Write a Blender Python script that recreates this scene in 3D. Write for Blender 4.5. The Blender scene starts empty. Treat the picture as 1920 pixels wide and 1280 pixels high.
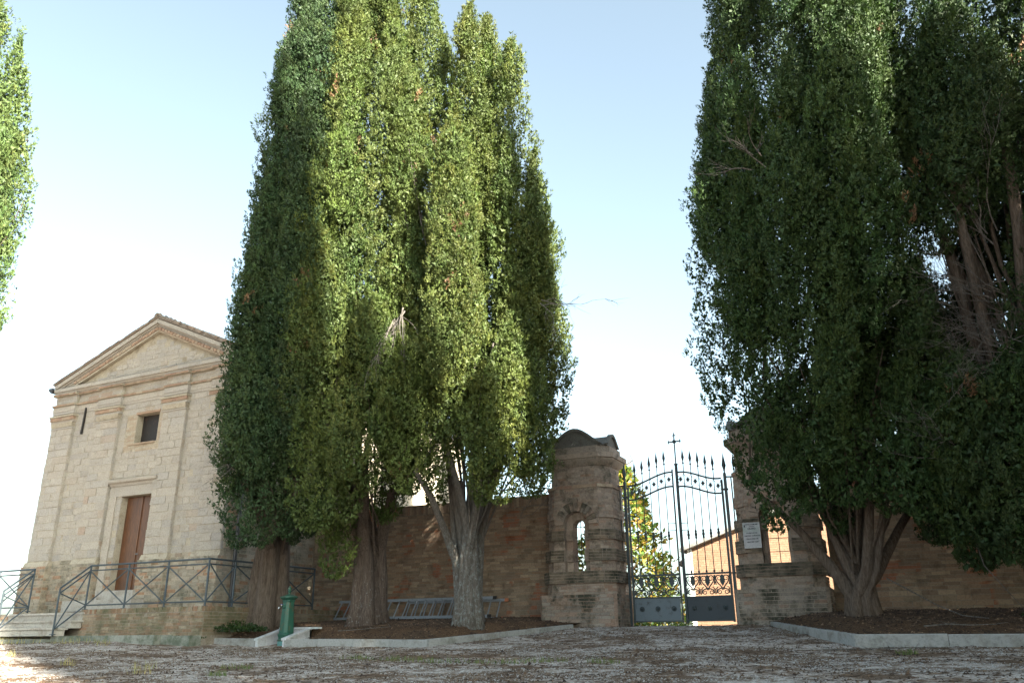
import bpy, math, random
import numpy as np
from mathutils import Vector, Matrix, noise as mnoise

# ------------------------------------------------------------------ camera, sky, sun, exposure
random.seed(7); np.random.seed(7)
SC = bpy.context.scene
COL = SC.collection
R = math.radians
CAM = Vector((6.63, -20.13, -0.18))
PITCH, ROLL, AZ = R(19.8), R(0.48), R(116)
fh = Vector((math.cos(AZ), math.sin(AZ), 0)); rt = Vector((math.sin(AZ), -math.cos(AZ), 0)); up = Vector((0, 0, 1))
F_ = fh*math.cos(PITCH) + up*math.sin(PITCH); U_ = -fh*math.sin(PITCH) + up*math.cos(PITCH)
R2 = rt*math.cos(ROLL) - U_*math.sin(ROLL); U2 = U_*math.cos(ROLL) + rt*math.sin(ROLL)
cd = bpy.data.cameras.new('camera'); cam = bpy.data.objects.new('camera', cd); COL.objects.link(cam)
m = Matrix((R2, U2, -F_)).transposed().to_4x4(); m.translation = CAM; cam.matrix_world = m
cd.sensor_width = 36; cd.lens = 1530/1920*36; cd.clip_start = .05; cd.clip_end = 3000
SC.camera = cam

SUN_AZ, SUN_EL = R(-27), R(28)          # azimuth from +X, towards the sun
SUN = Vector((math.cos(SUN_EL)*math.cos(SUN_AZ), math.cos(SUN_EL)*math.sin(SUN_AZ), math.sin(SUN_EL)))
w = bpy.data.worlds.new('World'); SC.world = w; w.use_nodes = True
nt = w.node_tree; bg = nt.nodes['Background']; sky = nt.nodes.new('ShaderNodeTexSky')
sky.sky_type = 'NISHITA'; sky.sun_disc = False; sky.sun_elevation = SUN_EL
sky.sun_rotation = math.atan2(SUN.x, SUN.y); sky.air_density = 1.0; sky.dust_density = 2.5; sky.ozone_density = 1.0
hs = nt.nodes.new('ShaderNodeHueSaturation'); hs.inputs['Saturation'].default_value = .6
mu = nt.nodes.new('ShaderNodeMix'); mu.data_type = 'RGBA'; mu.blend_type = 'MULTIPLY'; mu.inputs[0].default_value = 1; mu.inputs[7].default_value = (.95, 1.07, 1.03, 1)
nt.links.new(sky.outputs[0], hs.inputs['Color']); nt.links.new(hs.outputs[0], mu.inputs[6]); nt.links.new(mu.outputs[2], bg.inputs[0]); bg.inputs[1].default_value = 0.054
sl = bpy.data.lights.new('sun', 'SUN'); sl.energy = 5.0; sl.angle = R(.53); sl.color = (1, .92, .77)
so = bpy.data.objects.new('sun', sl); COL.objects.link(so); so.rotation_euler = SUN.to_track_quat('Z', 'Y').to_euler()
SC.view_settings.view_transform = 'Standard'; SC.view_settings.look = 'None'
SC.view_settings.gamma = 1; SC.view_settings.use_curve_mapping = False
SC.view_settings.exposure = 2.95
SC.cycles.max_bounces = 6; SC.cycles.diffuse_bounces = 2; SC.cycles.transparent_max_bounces = 4

# ------------------------------------------------------------------ materials
MATS = {}
def newmat(name):
    mt = bpy.data.materials.new(name); mt.use_nodes = True; MATS[name] = mt
    n = mt.node_tree; return mt, n, n.nodes['Principled BSDF']
def N(n, t, **k):
    x = n.nodes.new('ShaderNode'+t)
    for a, b in k.items(): setattr(x, a, b)
    return x
def ramp(n, fac, stops):
    r = N(n, 'ValToRGB'); e = r.color_ramp.elements
    while len(e) > 1: e.remove(e[-1])
    e[0].position = stops[0][0]; e[0].color = (*stops[0][1], 1)
    for p, c in stops[1:]:
        q = e.new(p); q.color = (*c, 1)
    n.links.new(fac, r.inputs[0]); return r.outputs[0]
def mixc(n, fac, a, b, mode='MIX'):
    x = N(n, 'Mix', data_type='RGBA', blend_type=mode)
    if isinstance(fac, (int, float)): x.inputs[0].default_value = fac
    else: n.links.new(fac, x.inputs[0])
    for i, v in ((6, a), (7, b)):
        if isinstance(v, tuple): x.inputs[i].default_value = (*v, 1)
        else: n.links.new(v, x.inputs[i])
    return x.outputs[2]
def noise(n, scale, detail=4, rough=.6, vec=None, sc=(1, 1, 1)):
    x = N(n, 'TexNoise'); x.inputs['Scale'].default_value = scale; x.inputs['Detail'].default_value = detail
    x.inputs['Roughness'].default_value = rough
    g = N(n, 'NewGeometry'); mp = N(n, 'Mapping'); mp.inputs['Scale'].default_value = sc
    n.links.new(g.outputs['Position'], mp.inputs[0]); n.links.new(mp.outputs[0], x.inputs['Vector'])
    return x.outputs['Fac']
def bump(n, b, h, strength=.4, dist=.01):
    x = N(n, 'Bump'); x.inputs['Strength'].default_value = strength; x.inputs['Distance'].default_value = dist
    n.links.new(h, x.inputs['Height']); n.links.new(x.outputs[0], b.inputs['Normal'])
def sharp(n, v, lo, hi):
    x = N(n, 'MapRange'); x.inputs[1].default_value = lo; x.inputs[2].default_value = hi
    n.links.new(v, x.inputs[0]); return x.outputs[0]
def rnd(n):                                  # one random number per stone, whether it is its own object or an island
    g = N(n, 'NewGeometry'); o = N(n, 'ObjectInfo')
    a = N(n, 'Math', operation='ADD'); n.links.new(g.outputs['Random Per Island'], a.inputs[0]); n.links.new(o.outputs['Random'], a.inputs[1])
    f = N(n, 'Math', operation='FRACT'); n.links.new(a.outputs[0], f.inputs[0]); return f.outputs[0]

def masonry_mat(name, stops, stain=None, stain_amt=(.55, .7), stain_scale=1.6, red=None, rough=.9, bumps=.5, grime=(.55, .5, .44)):
    mt, n, b = newmat(name)
    c = ramp(n, rnd(n), stops)
    if red:
        rn = noise(n, 1.1, 2); c2 = mixc(n, sharp(n, rn, .56, .60), c, red); c = mixc(n, sharp(n, rnd(n), .35, .45), c, c2)
    fine = noise(n, 28, 6, .7); med = noise(n, 3.2, 5, .65)
    c = mixc(n, 1.0, c, ramp(n, fine, [(.25, (.62, .62, .62)), (.5, (1, 1, 1)), (.8, (1.18, 1.16, 1.1))]), 'MULTIPLY')
    c = mixc(n, sharp(n, med, .52, .75), c, mixc(n, 1.0, c, grime, 'MULTIPLY'))
    if stain:
        s = sharp(n, noise(n, stain_scale, 7, .72), *stain_amt)
        c = mixc(n, s, c, stain)
    n.links.new(c, b.inputs['Base Color']); b.inputs['Roughness'].default_value = rough
    b.inputs['Specular IOR Level'].default_value = .2
    h = N(n, 'Math', operation='ADD'); n.links.new(fine, h.inputs[0]); n.links.new(med, h.inputs[1])
    bump(n, b, h.outputs[0], bumps, .02); return mt

masonry_mat('sandstone', [(0, (.40, .362, .315)), (.3, (.37, .342, .305)), (.5, (.415, .378, .332)), (.72, (.345, .322, .295)), (.86, (.395, .368, .335)), (.97, (.385, .335, .28)), (.99, (.37, .29, .235)), (1, (.37, .338, .30))], stain=(.30, .27, .22), stain_amt=(.6, .82), stain_scale=2.2, bumps=.8, grime=(.85, .82, .76))
masonry_mat('base_rubble', [(0, (.38, .33, .26)), (.35, (.30, .27, .22)), (.6, (.42, .37, .30)), (.8, (.36, .22, .14)), (1, (.28, .26, .22))], stain=(.10, .10, .07), stain_amt=(.52, .7), stain_scale=1.5, bumps=1)
masonry_mat('orange_brick', [(0, (.36, .25, .18)), (.5, (.31, .21, .155)), (.8, (.41, .34, .26)), (1, (.29, .185, .14))], bumps=.8)
masonry_mat('wall_brick', [(0, (.31, .23, .165)), (.3, (.21, .155, .12)), (.55, (.36, .285, .21)), (.8, (.19, .15, .115)), (1, (.28, .18, .125))], red=(.29, .135, .085), stain=(.11, .09, .065), stain_amt=(.55, .8), stain_scale=1.3, bumps=.8)
masonry_mat('pier_brick', [(0, (.35, .285, .235)), (.3, (.29, .235, .20)), (.55, (.38, .325, .275)), (.75, (.26, .22, .19)), (.9, (.33, .22, .165)), (1, (.40, .34, .285))], stain=(.07, .068, .052), stain_amt=(.52, .68), stain_scale=2.6, bumps=1)
masonry_mat('mossy_brick', [(0, (.22, .18, .145)), (.5, (.16, .14, .11)), (1, (.27, .215, .165))], stain=(.045, .047, .035), stain_amt=(.43, .62), stain_scale=3.5, bumps=1)
masonry_mat('base_brick', [(0, (.30, .255, .21)), (.4, (.24, .21, .185)), (.7, (.33, .29, .25)), (1, (.31, .21, .16))], stain=(.06, .06, .045), stain_amt=(.47, .6), stain_scale=1.9, bumps=1)
masonry_mat('plinth_brick', [(0, (.30, .245, .18)), (.25, (.26, .15, .10)), (.5, (.33, .28, .21)), (.75, (.22, .185, .14)), (1, (.27, .17, .115))], stain=(.12, .115, .07), stain_amt=(.46, .62), stain_scale=1.2, bumps=1)
masonry_mat('mortar', [(0, (.22, .19, .155)), (1, (.25, .22, .18))], stain=(.10, .09, .075), stain_amt=(.52, .75), bumps=.8)
masonry_mat('pale_mortar', [(0, (.38, .34, .27)), (1, (.42, .37, .295))], stain=(.25, .21, .16), stain_amt=(.55, .78), bumps=.8)
masonry_mat('concrete', [(0, (.27, .275, .27)), (.5, (.31, .315, .31)), (1, (.24, .245, .24))], stain=(.13, .13, .11), stain_amt=(.52, .72), stain_scale=2.5, bumps=.6)
masonry_mat('mossy_concrete', [(0, (.22, .24, .22)), (1, (.27, .28, .25))], stain=(.10, .12, .09), stain_amt=(.45, .65), bumps=.8)
masonry_mat('white_marble', [(0, (.46, .47, .50)), (1, (.52, .53, .56))], stain=(.36, .48, .46), stain_amt=(.5, .8), bumps=.15, rough=.5)
masonry_mat('marble_step', [(0, (.36, .34, .31)), (1, (.42, .40, .37))], stain=(.22, .18, .14), stain_amt=(.55, .75), stain_scale=4, bumps=.5)
masonry_mat('cap_stone', [(0, (.12, .12, .115)), (1, (.16, .155, .14))], stain=(.42, .41, .38), stain_amt=(.66, .72), stain_scale=4, bumps=.8)
masonry_mat('roof_tile', [(0, (.26, .21, .17)), (.4, (.32, .25, .20)), (.7, (.22, .19, .16)), (1, (.36, .24, .17))], stain=(.36, .35, .31), stain_amt=(.55, .68), stain_scale=7, bumps=1)
masonry_mat('sunny_brick', [(0, (.27, .165, .11)), (.5, (.295, .185, .125)), (1, (.25, .15, .10))], bumps=.3, grime=(.9, .85, .8))
masonry_mat('plaster_white', [(0, (.70, .69, .66)), (1, (.72, .71, .68))], bumps=.2, grime=(.9, .9, .9))

masonry_mat('patch_brick', [(0, (.42, .36, .28)), (.5, (.38, .30, .225)), (.8, (.44, .40, .33)), (1, (.36, .26, .19))], bumps=.8)
def metal(name, col, col2, rough=.45, metallic=0., sc=9, thr=(.55, .7)):
    mt, n, b = newmat(name)
    f = noise(n, sc, 6, .7); c = mixc(n, sharp(n, f, *thr), col, col2)
    f2 = noise(n, 60, 3); c = mixc(n, 1., c, ramp(n, f2, [(.3, (.85, .85, .85)), (.7, (1.1, 1.1, 1.1))]), 'MULTIPLY')
    n.links.new(c, b.inputs['Base Color']); b.inputs['Roughness'].default_value = rough; b.inputs['Metallic'].default_value = metallic
    bump(n, b, f2, .15, .003); return mt
metal('gate_iron', (.035, .052, .06), (.06, .065, .06), .5)
metal('gate_sheet', (.11, .145, .175), (.035, .04, .042), .5, sc=5, thr=(.56, .72))
metal('dark_gate_sheet', (.035, .048, .062), (.022, .026, .03), .5, sc=4)
metal('rail_iron', (.038, .058, .075), (.085, .095, .095), .5)
metal('hydrant_green', (.010, .075, .050), (.045, .075, .035), .38, sc=5, thr=(.45, .6))
metal('hydrant_green', (.010, .075, .050), (.085, .070, .035), .5, sc=7, thr=(.53, .66))
metal('hydrant_foot', (.10, .25, .25), (.05, .15, .12), .5)
metal('brass', (.55, .55, .52), (.4, .4, .38), .25, 1.)
metal('blue_handle', (.02, .05, .3), (.02, .04, .2), .4)
metal('aluminium', (.26, .29, .33), (.16, .18, .20), .5, .25)
metal('orange_plastic', (.5, .16, .07), (.3, .12, .07), .6)
metal('dark_iron', (.018, .015, .014), (.06, .03, .02), .6)
metal('gutter_metal', (.045, .045, .05), (.06, .055, .05), .4)
metal('ink', (.012, .015, .03), (.02, .02, .03), .8)
metal('enamel_white', (.78, .80, .82), (.7, .72, .74), .25)
metal('enamel_blue', (.03, .05, .12), (.03, .05, .12), .3)

def wood():
    mt, n, b = newmat('brown_wood'); f = noise(n, 6, 6, .6, sc=(6, 6, .7)); g = noise(n, 1.3, 3)
    c = ramp(n, f, [(.3, (.07, .030, .014)), (.55, (.12, .050, .021)), (.75, (.17, .072, .030))])
    c = mixc(n, sharp(n, g, .45, .7), c, mixc(n, 1., c, (.75, .7, .65), 'MULTIPLY'))
    n.links.new(c, b.inputs['Base Color']); b.inputs['Roughness'].default_value = .38; bump(n, b, f, .2, .004)
wood()
def glass():
    mt, n, b = newmat('dark_glass'); b.inputs['Base Color'].default_value = (.012, .016, .018, 1); b.inputs['Roughness'].default_value = .04
    b.inputs['Specular IOR Level'].default_value = .8
glass()
def bark(name, a, c_, lich=None, thr=(.5, .6), zmax=2.2):
    mt, n, b = newmat(name); f = noise(n, 7, 8, .75, sc=(5, 5, .55)); f3 = noise(n, 2.2, 4)
    c = ramp(n, f, [(.25, tuple(x*.45 for x in a)), (.45, a), (.62, c_), (.8, tuple(x*1.25 for x in c_))])
    if lich:
        l = sharp(n, noise(n, 16, 7, .8, sc=(1, 1, .6)), *thr)
        g = N(n, 'NewGeometry'); s = N(n, 'SeparateXYZ'); n.links.new(g.outputs['Position'], s.inputs[0])
        lm = N(n, 'MapRange'); lm.inputs[1].default_value = zmax; lm.inputs[2].default_value = zmax-.9; n.links.new(s.outputs[2], lm.inputs[0])
        mm = N(n, 'Math', operation='MULTIPLY'); n.links.new(l, mm.inputs[0]); n.links.new(lm.outputs[0], mm.inputs[1])
        c = mixc(n, mm.outputs[0], c, lich)
    n.links.new(c, b.inputs['Base Color']); b.inputs['Roughness'].default_value = .95; b.inputs['Specular IOR Level'].default_value = .1
    f9 = noise(n, 22, 6, .8, sc=(6, 6, .35)); hh = N(n, 'Math', operation='MULTIPLY_ADD'); n.links.new(f9, hh.inputs[0]); hh.inputs[1].default_value = .7; n.links.new(f, hh.inputs[2]); bump(n, b, hh.outputs[0], 1., .05)
bark('cypress_bark', (.13, .10, .08), (.22, .18, .15))
bark('lichen_bark', (.13, .115, .10), (.21, .19, .17), (.27, .30, .295), (.50, .60), 2.4)
bark('spotted_bark', (.12, .09, .075), (.20, .16, .135), (.38, .40, .40), (.57, .66), 1.6)
bark('dead_twig', (.13, .118, .108), (.24, .22, .20))
def foliage(name, trans=.35, rough=.6):
    mt, n, b = newmat(name); a = N(n, 'Attribute', attribute_name='tint')
    f = noise(n, 1.3, 3); v = ramp(n, f, [(.3, (.75, .85, .9)), (.7, (1.2, 1.1, .95))])
    c = mixc(n, 1., a.outputs['Color'], v, 'MULTIPLY')
    n.links.new(c, b.inputs['Base Color']); b.inputs['Roughness'].default_value = rough; b.inputs['Specular IOR Level'].default_value = .25
    t = N(n, 'BsdfTranslucent'); n.links.new(mixc(n, 1., c, (1.1, 1.25, .5), 'MULTIPLY'), t.inputs[0])
    mx = N(n, 'MixShader'); mx.inputs[0].default_value = trans
    n.links.new(b.outputs[0], mx.inputs[1]); n.links.new(t.outputs[0], mx.inputs[2])
    n.links.new(mx.outputs[0], n.nodes['Material Output'].inputs[0])
foliage('cypress_foliage', .10); foliage('broad_leaf', .35, .3); foliage('dry_grass', .3)

def ground_mat():
    mt, n, b = newmat('gravel')
    vor = N(n, 'TexVoronoi'); vor.inputs['Scale'].default_value = 46; vor.inputs['Randomness'].default_value = 1
    g = N(n, 'NewGeometry'); n.links.new(g.outputs['Position'], vor.inputs['Vector'])
    sx = N(n, 'SeparateColor'); n.links.new(vor.outputs['Color'], sx.inputs[0])
    gravel = ramp(n, sx.outputs[0], [(0, (.24, .20, .17)), (.35, (.41, .37, .335)), (.7, (.58, .545, .515)), (1, (.34, .26, .20))])
    needles = ramp(n, noise(n, 35, 6, .8, sc=(1, 2.5, 1)), [(.3, (.055, .038, .027)), (.5, (.125, .085, .058)), (.62, (.22, .155, .105)), (.75, (.32, .24, .165))])
    big = noise(n, .9, 7, .72, sc=(1, 1.3, 1)); mid = noise(n, 6, 5, .7)
    s = N(n, 'Math', operation='MULTIPLY_ADD'); n.links.new(mid, s.inputs[0]); s.inputs[1].default_value = .5; n.links.new(big, s.inputs[2])
    m_ = sharp(n, s.outputs[0], .665, .79)
    c = mixc(n, m_, gravel, needles)
    n.links.new(c, b.inputs['Base Color']); b.inputs['Roughness'].default_value = .95; b.inputs['Specular IOR Level'].default_value = .15
    h = mixc(n, m_, vor.outputs['Distance'], noise(n, 40, 6, .8))
    bump(n, b, h, .8, .025)
ground_mat()
def soil_mat():
    mt, n, b = newmat('needle_soil')
    f = noise(n, 30, 8, .8, sc=(1, 1.6, 1)); g = noise(n, 1.6, 4)
    c = ramp(n, f, [(.3, (.03, .02, .014)), (.48, (.085, .055, .036)), (.6, (.15, .10, .065)), (.75, (.26, .19, .13))])
    c = mixc(n, sharp(n, g, .4, .7), c, mixc(n, 1., c, (1.25, 1.15, 1.05), 'MULTIPLY'))
    n.links.new(c, b.inputs['Base Color']); b.inputs['Roughness'].default_value = 1; b.inputs['Specular IOR Level'].default_value = .1
    bump(n, b, f, 1., .04)
soil_mat()
masonry_mat('pebble', [(0, (.26, .245, .23)), (.4, (.38, .37, .355)), (.8, (.50, .49, .48)), (1, (.32, .26, .21))], bumps=.1)
masonry_mat('cone_litter', [(0, (.035, .025, .02)), (.5, (.075, .05, .035)), (.85, (.13, .08, .05)), (1, (.28, .19, .12))], bumps=.1)

# ------------------------------------------------------------------ mesh helpers
def props(o, label=None, cat=None, group=None, kind=None):
    if label: o['label'] = label
    if cat: o['category'] = cat
    if group: o['group'] = group
    if kind: o['kind'] = kind
    return o
def thing(name, label, cat, loc=(0, 0, 0), rz=0, group=None):
    o = bpy.data.objects.new(name, None); COL.objects.link(o); o.location = loc; o.rotation_euler = (0, 0, rz)
    o.empty_display_size = .2
    return props(o, label, cat, group)
class MB:
    def __init__(s): s.v = []; s.f = []
    def add(s, v, f):
        k = len(s.v); s.v += [tuple(x) for x in v]; s.f += [tuple(i+k for i in q) for q in f]; return s
    def box(s, x0, x1, y0, y1, z0, z1):
        return s.add([(x0, y0, z0), (x1, y0, z0), (x1, y1, z0), (x0, y1, z0), (x0, y0, z1), (x1, y0, z1), (x1, y1, z1), (x0, y1, z1)],
              [(0, 3, 2, 1), (4, 5, 6, 7), (0, 1, 5, 4), (1, 2, 6, 5), (2, 3, 7, 6), (3, 0, 4, 7)])
    def loft(s, loops, cap=True):
        n = len(loops[0]); k = len(s.v)
        for L in loops: s.v += [tuple(p) for p in L]
        for i in range(len(loops)-1):
            for j in range(n):
                a = k+i*n+j; b = k+i*n+(j+1) % n; s.f.append((a, b, b+n, a+n))
        if cap: s.f.append(tuple(k+j for j in range(n))[::-1]); s.f.append(tuple(k+(len(loops)-1)*n+j for j in range(n)))
        return s
    def prism(s, poly, z0, z1): return s.loft([[(x, y, z0) for x, y in poly], [(x, y, z1) for x, y in poly]])
    def prism_y(s, poly, y0, y1):             # poly in (x,z), counter-clockwise seen from -y
        return s.loft([[(x, y0, z) for x, z in poly][::-1], [(x, y1, z) for x, z in poly][::-1]])
    def prism_x(s, poly, x0, x1):             # poly in (y,z)
        return s.loft([[(x0, y, z) for y, z in poly], [(x1, y, z) for y, z in poly]])
    def tube(s, pts, rad, n=6, cap=True, lobes=0, phase=0):
        pts = [Vector(p) for p in pts]; m = len(pts)
        if isinstance(rad, (int, float)): rad = [rad]*m
        loops = []; prev = None
        for i, p in enumerate(pts):
            d = (pts[min(i+1, m-1)]-pts[max(i-1, 0)]).normalized()
            if prev is None:
                a = d.orthogonal().normalized()
            else:
                a = (prev-d*prev.dot(d));
                a = a.normalized() if a.length > 1e-6 else d.orthogonal().normalized()
            prev = a; b = d.cross(a)
            loops.append([p+(a*math.cos(t)+b*math.sin(t))*rad[i]*(1+(lobes and .14*math.sin(lobes*t+phase+i*.4))) for t in [2*math.pi*j/n for j in range(n)]])
        return s.loft(loops, cap)
    def lathe(s, prof, c=(0, 0, 0), n=16, sq=False):
        loops = []
        for r, z in prof:
            loops.append([(c[0]+r*math.cos(2*math.pi*j/n+(math.pi/n)), c[1]+r*math.sin(2*math.pi*j/n+(math.pi/n)), c[2]+z) for j in range(n)])
        return s.loft(loops)
    def lathe_y(s, prof, c, n=16):            # axis along -y
        return s.loft([[(c[0]+r*math.cos(2*math.pi*j/n), c[1]-d, c[2]+r*math.sin(2*math.pi*j/n)) for j in range(n)] for r, d in prof])
    def bar(s, p, q, w, d=None):
        p, q = Vector(p), Vector(q); return s.tube([p, q], w*.7071, 4)
    def build(s, name, mat, root=None, smooth=False, world=True, kind=None, label=None):
        me = bpy.data.meshes.new(name); off = Vector(root.location) if (root is not None and world and not root.get('_local')) else None
        vs = s.v if off is None else [(x-off.x, y-off.y, z-off.z) for x, y, z in s.v]
        me.from_pydata(vs, [], s.f); me.update()
        if smooth: me.polygons.foreach_set('use_smooth', [True]*len(me.polygons))
        me.materials.append(MATS[mat]); o = bpy.data.objects.new(name, me); COL.objects.link(o)
        if root is not None: o.parent = root
        return props(o, label=label, kind=kind)
def copy_tree(o, parent=None):
    c = o.copy(); COL.objects.link(c)
    if parent: c.parent = parent
    for ch in list(o.children): copy_tree(ch, c)
    return c

# ---- masonry: a collector that turns the 300 nearest stones into parts and joins the rest
UNIT = {}
def unit_brick(mat):
    L = UNIT.get(mat)
    if L is None:
        L = []
        for k in range(5):
            j = lambda: random.uniform(-.035, .035)
            me = bpy.data.meshes.new('brick')
            v = [(x+j(), y, z+j()) for x in (-.5, .5) for y in (-.5, .5) for z in (-.5, .5)]
            me.from_pydata(v, [], [(0, 1, 3, 2), (4, 6, 7, 5), (0, 4, 5, 1), (2, 3, 7, 6), (0, 2, 6, 4), (1, 5, 7, 3)]); me.materials.append(MATS[mat]); L.append(me)
        UNIT[mat] = L
    return L
class Masonry:
    def __init__(s, root): s.root = root; s.p = []
    def face(s, O, ang, W, H, ch, bl, mat, name='brick', holes=(), bounds=None, thick=.06, proud=(.004, .014), gap=.012, lean=0., jit=.2, tilt=0):
        """O: lower-left corner on the wall face; ang: heading of the face's horizontal; outward normal is ang-90deg"""
        O = Vector(O); U = Vector((math.cos(ang), math.sin(ang), 0)); Nn = Vector((math.sin(ang), -math.cos(ang), 0))
        rows = max(1, round(H/ch)); h = H/rows
        for r in range(rows):
            v0, v1 = r*h, (r+1)*h; vm = (v0+v1)/2
            a, b = (0, W) if bounds is None else bounds(vm)
            iv = [(a, b)]
            for hu0, hu1, hv0, hv1 in holes:
                if hv0 < vm < hv1:
                    iv = [q for (x, y) in iv for q in ((x, min(y, hu0)), (max(x, hu1), y)) if q[1]-q[0] > .03]
            for x, y in iv:
                u = x; first = True
                while u < y-.02:
                    L = bl*random.uniform(1-jit, 1+jit)
                    if first and r % 2: L *= .5
                    first = False
                    if y-(u+L) < bl*.35: L = y-u
                    L = min(L, y-u); pr = random.uniform(*proud)
                    c = O+U*(u+L/2)+Vector((0, 0, vm))+Nn*(pr-thick/2-lean*vm)
                    s.p.append((c, (max(L-gap, .02), thick, max(h-gap, .01)), ang+random.uniform(-.004, .004), mat, name, tilt)); u += L
    def one(s, c, dims, ang, mat, name, tilt=0): s.p.append((Vector(c), dims, ang, mat, name, tilt))
    def done(s, limit=300):
        byn = {}
        for q in s.p: byn.setdefault(q[4], []).append(q)
        for nm, L in byn.items():
            def key(q):
                d = q[0]-CAM; z = d.dot(F_)
                x = d.dot(R2)/z*1530; y = d.dot(U2)/z*1530
                vis = abs(x) < 960 and abs(y) < 640 and z > 0
                return (0 if vis else 1, d.length)
            L.sort(key=key)
            for i, (c, dm, ang, mat, name, tilt) in enumerate(L[:limit]):
                o = bpy.data.objects.new(name, random.choice(unit_brick(mat))); COL.objects.link(o)
                o.parent = s.root; o.location = c-Vector(s.root.location); o.scale = dm; o.rotation_euler = (0, tilt, ang)
            bym = {}
            for q in L[limit:]: bym.setdefault(q[3], []).append(q)
            for mat, Q in bym.items():
                V = []; Fc = []
                for c, dm, ang, _, _, tilt in Q:
                    M = Matrix.Rotation(ang, 3, 'Z') @ Matrix.Rotation(tilt, 3, 'Y'); k = len(V); j = lambda: random.uniform(-.035, .035)
                    for x in (-.5, .5):
                        for y in (-.5, .5):
                            for z in (-.5, .5):
                                V.append(tuple(M @ Vector(((x+j())*dm[0], y*dm[1], (z+j())*dm[2]))+c-Vector(s.root.location)))
                    for f in [(0, 1, 3, 2), (4, 6, 7, 5), (0, 4, 5, 1), (2, 3, 7, 6), (0, 2, 6, 4), (1, 5, 7, 3)]: Fc.append(tuple(i+k for i in f))
                me = bpy.data.meshes.new(nm+'work'); me.from_pydata(V, [], Fc); me.materials.append(MATS[mat])
                o = bpy.data.objects.new(nm+'work', me); COL.objects.link(o); o.parent = s.root; o['kind'] = 'stuff'

# ------------------------------------------------------------------ ground
def sm(a, b, x):
    t = max(0, min(1, (x-a)/(b-a))); return t*t*(3-2*t)
def gz(x, y):
    d = -y
    if d < 1.2: z = -.01*max(d, 0)
    elif d < 5.2: z = -.012-(d-1.2)*.097
    elif d < 21: z = -.40-.056*(d-5.2)
    else: z = -1.285-.02*(min(d, 40)-21)
    if y > 0: z = -.03*y-.0 if y < 25 else -.75
    z += .21*sm(-6.5, -11.5, x)*sm(-16, -8, y)
    if d > 40: z = -1.66
    f = sm(-26, -60, x)+sm(16, 60, x)
    if f > 0: z = z*(1-min(f, 1))-1.0*min(f, 1)
    return z
def gnoise(x, y): return .018*mnoise.noise((x*.9, y*.9, 0))+.012*mnoise.noise((x*3.1, y*3.1, 5))+.006*mnoise.noise((x*9, y*9, 2))
def axis(lo, a, b, hi, step, big):
    L = [lo]; x = lo
    while x < a: x += max(step, (a-x)*.35); L.append(min(x, a))
    while x < b: x += step; L.append(x)
    while x < hi: x += max(step, (x-b)*.5+step); L.append(min(x, hi))
    return L
xs = axis(-900, -20, 13, 900, .13, 0); ys = axis(-300, -14, .5, 1500, .11, 0)
V = [(x, y, gz(x, y)+(gnoise(x, y) if -24 < x < 18 and -20 < y < 2 else 0)) for y in ys for x in xs]
nx = len(xs); Fq = [(j*nx+i, j*nx+i+1, (j+1)*nx+i+1, (j+1)*nx+i) for j in range(len(ys)-1) for i in range(nx-1)]
g = MB(); g.v = V; g.f = Fq; g.build('ground', 'gravel', smooth=True, kind='structure', label='gravel forecourt strewn with fallen cypress needles and cones')

# planting beds
def bed_front(x, side):
    if side == 'L': return -5.0 if x < -2.7 else -5.0+3.6*(x+2.7)/1.75
    return -1.4-3.8*(x-3.5)/1.93 if x < 5.43 else -5.2
BEDP = [(-5.2, -.215), (-5.0, -.20), (-4.2, -.02), (-3.2, .10), (-2.4, .15), (-.5, .24), (2, .26)]
def bed_z(x, y):
    for (a, za), (b, zb) in zip(BEDP, BEDP[1:]):
        if y <= b: z = za+(zb-za)*(max(y, a)-a)/(b-a); break
    else: z = BEDP[-1][1]
    e = sm(-2.6, -1.2, x) if x < 1 else 1-sm(3.4, 5.0, x)
    return z*(1-.55*e) if z > 0 else z*(1-.8*e)
def kerb_top(x, side):
    if side == 'L': return -.20 if x < -7.3 else (-.205-.03*(x+6.5)/3.8 if x < -2.7 else -.235+.295*min((x+2.7)/1.73, 1))
    return .06-.265*min(max((x-3.5)/1.92, 0), 1)
def bed_top(x, y, side):
    e = y-(bed_front(x, side)+.06)
    if side == 'L' and x > -1.0 or side == 'R' and x < 3.5: return bed_z(x, y)
    k = kerb_top(x, side)-.012; t = sm(0, .9, e)
    return k*(1-t)+max(bed_z(x, y), k)*t
def bed(side, x0, x1, name, label):
    b = MB(); nx_, ny = int((x1-x0)/.09), 52; vs = []
    for j in range(ny+1):
        for i in range(nx_+1):
            x = x0+(x1-x0)*i/nx_; fy = bed_front(x, side)+.06; y = fy+(0.3-fy)*(j/ny)
            edge = min(1, j/6)
            z = bed_top(x, y, side)+edge*(.035*mnoise.noise((x*1.7, y*1.7, 3))+.02*mnoise.noise((x*6, y*6, 1))+.012*mnoise.noise((x*17, y*17, 7)))-.015*(1-edge)
            if side == 'L' and -7.4 < x < -6.1 and y < -4.1: z = min(z, -.45)
            vs.append((x, y, z))
    b.v = vs; b.f = [(j*(nx_+1)+i, j*(nx_+1)+i+1, (j+1)*(nx_+1)+i+1, (j+1)*(nx_+1)+i) for j in range(ny) for i in range(nx_)]
    b.build(name, 'needle_soil', smooth=True, kind='structure', label=label)
bed('L', -11.2, -.95, 'planting_bed', 'raised bed of dark needle litter under the left cypresses')
bed('R', 3.52, 13.5, 'planting_bed', 'raised bed of needle litter under the right cypresses')

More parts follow.
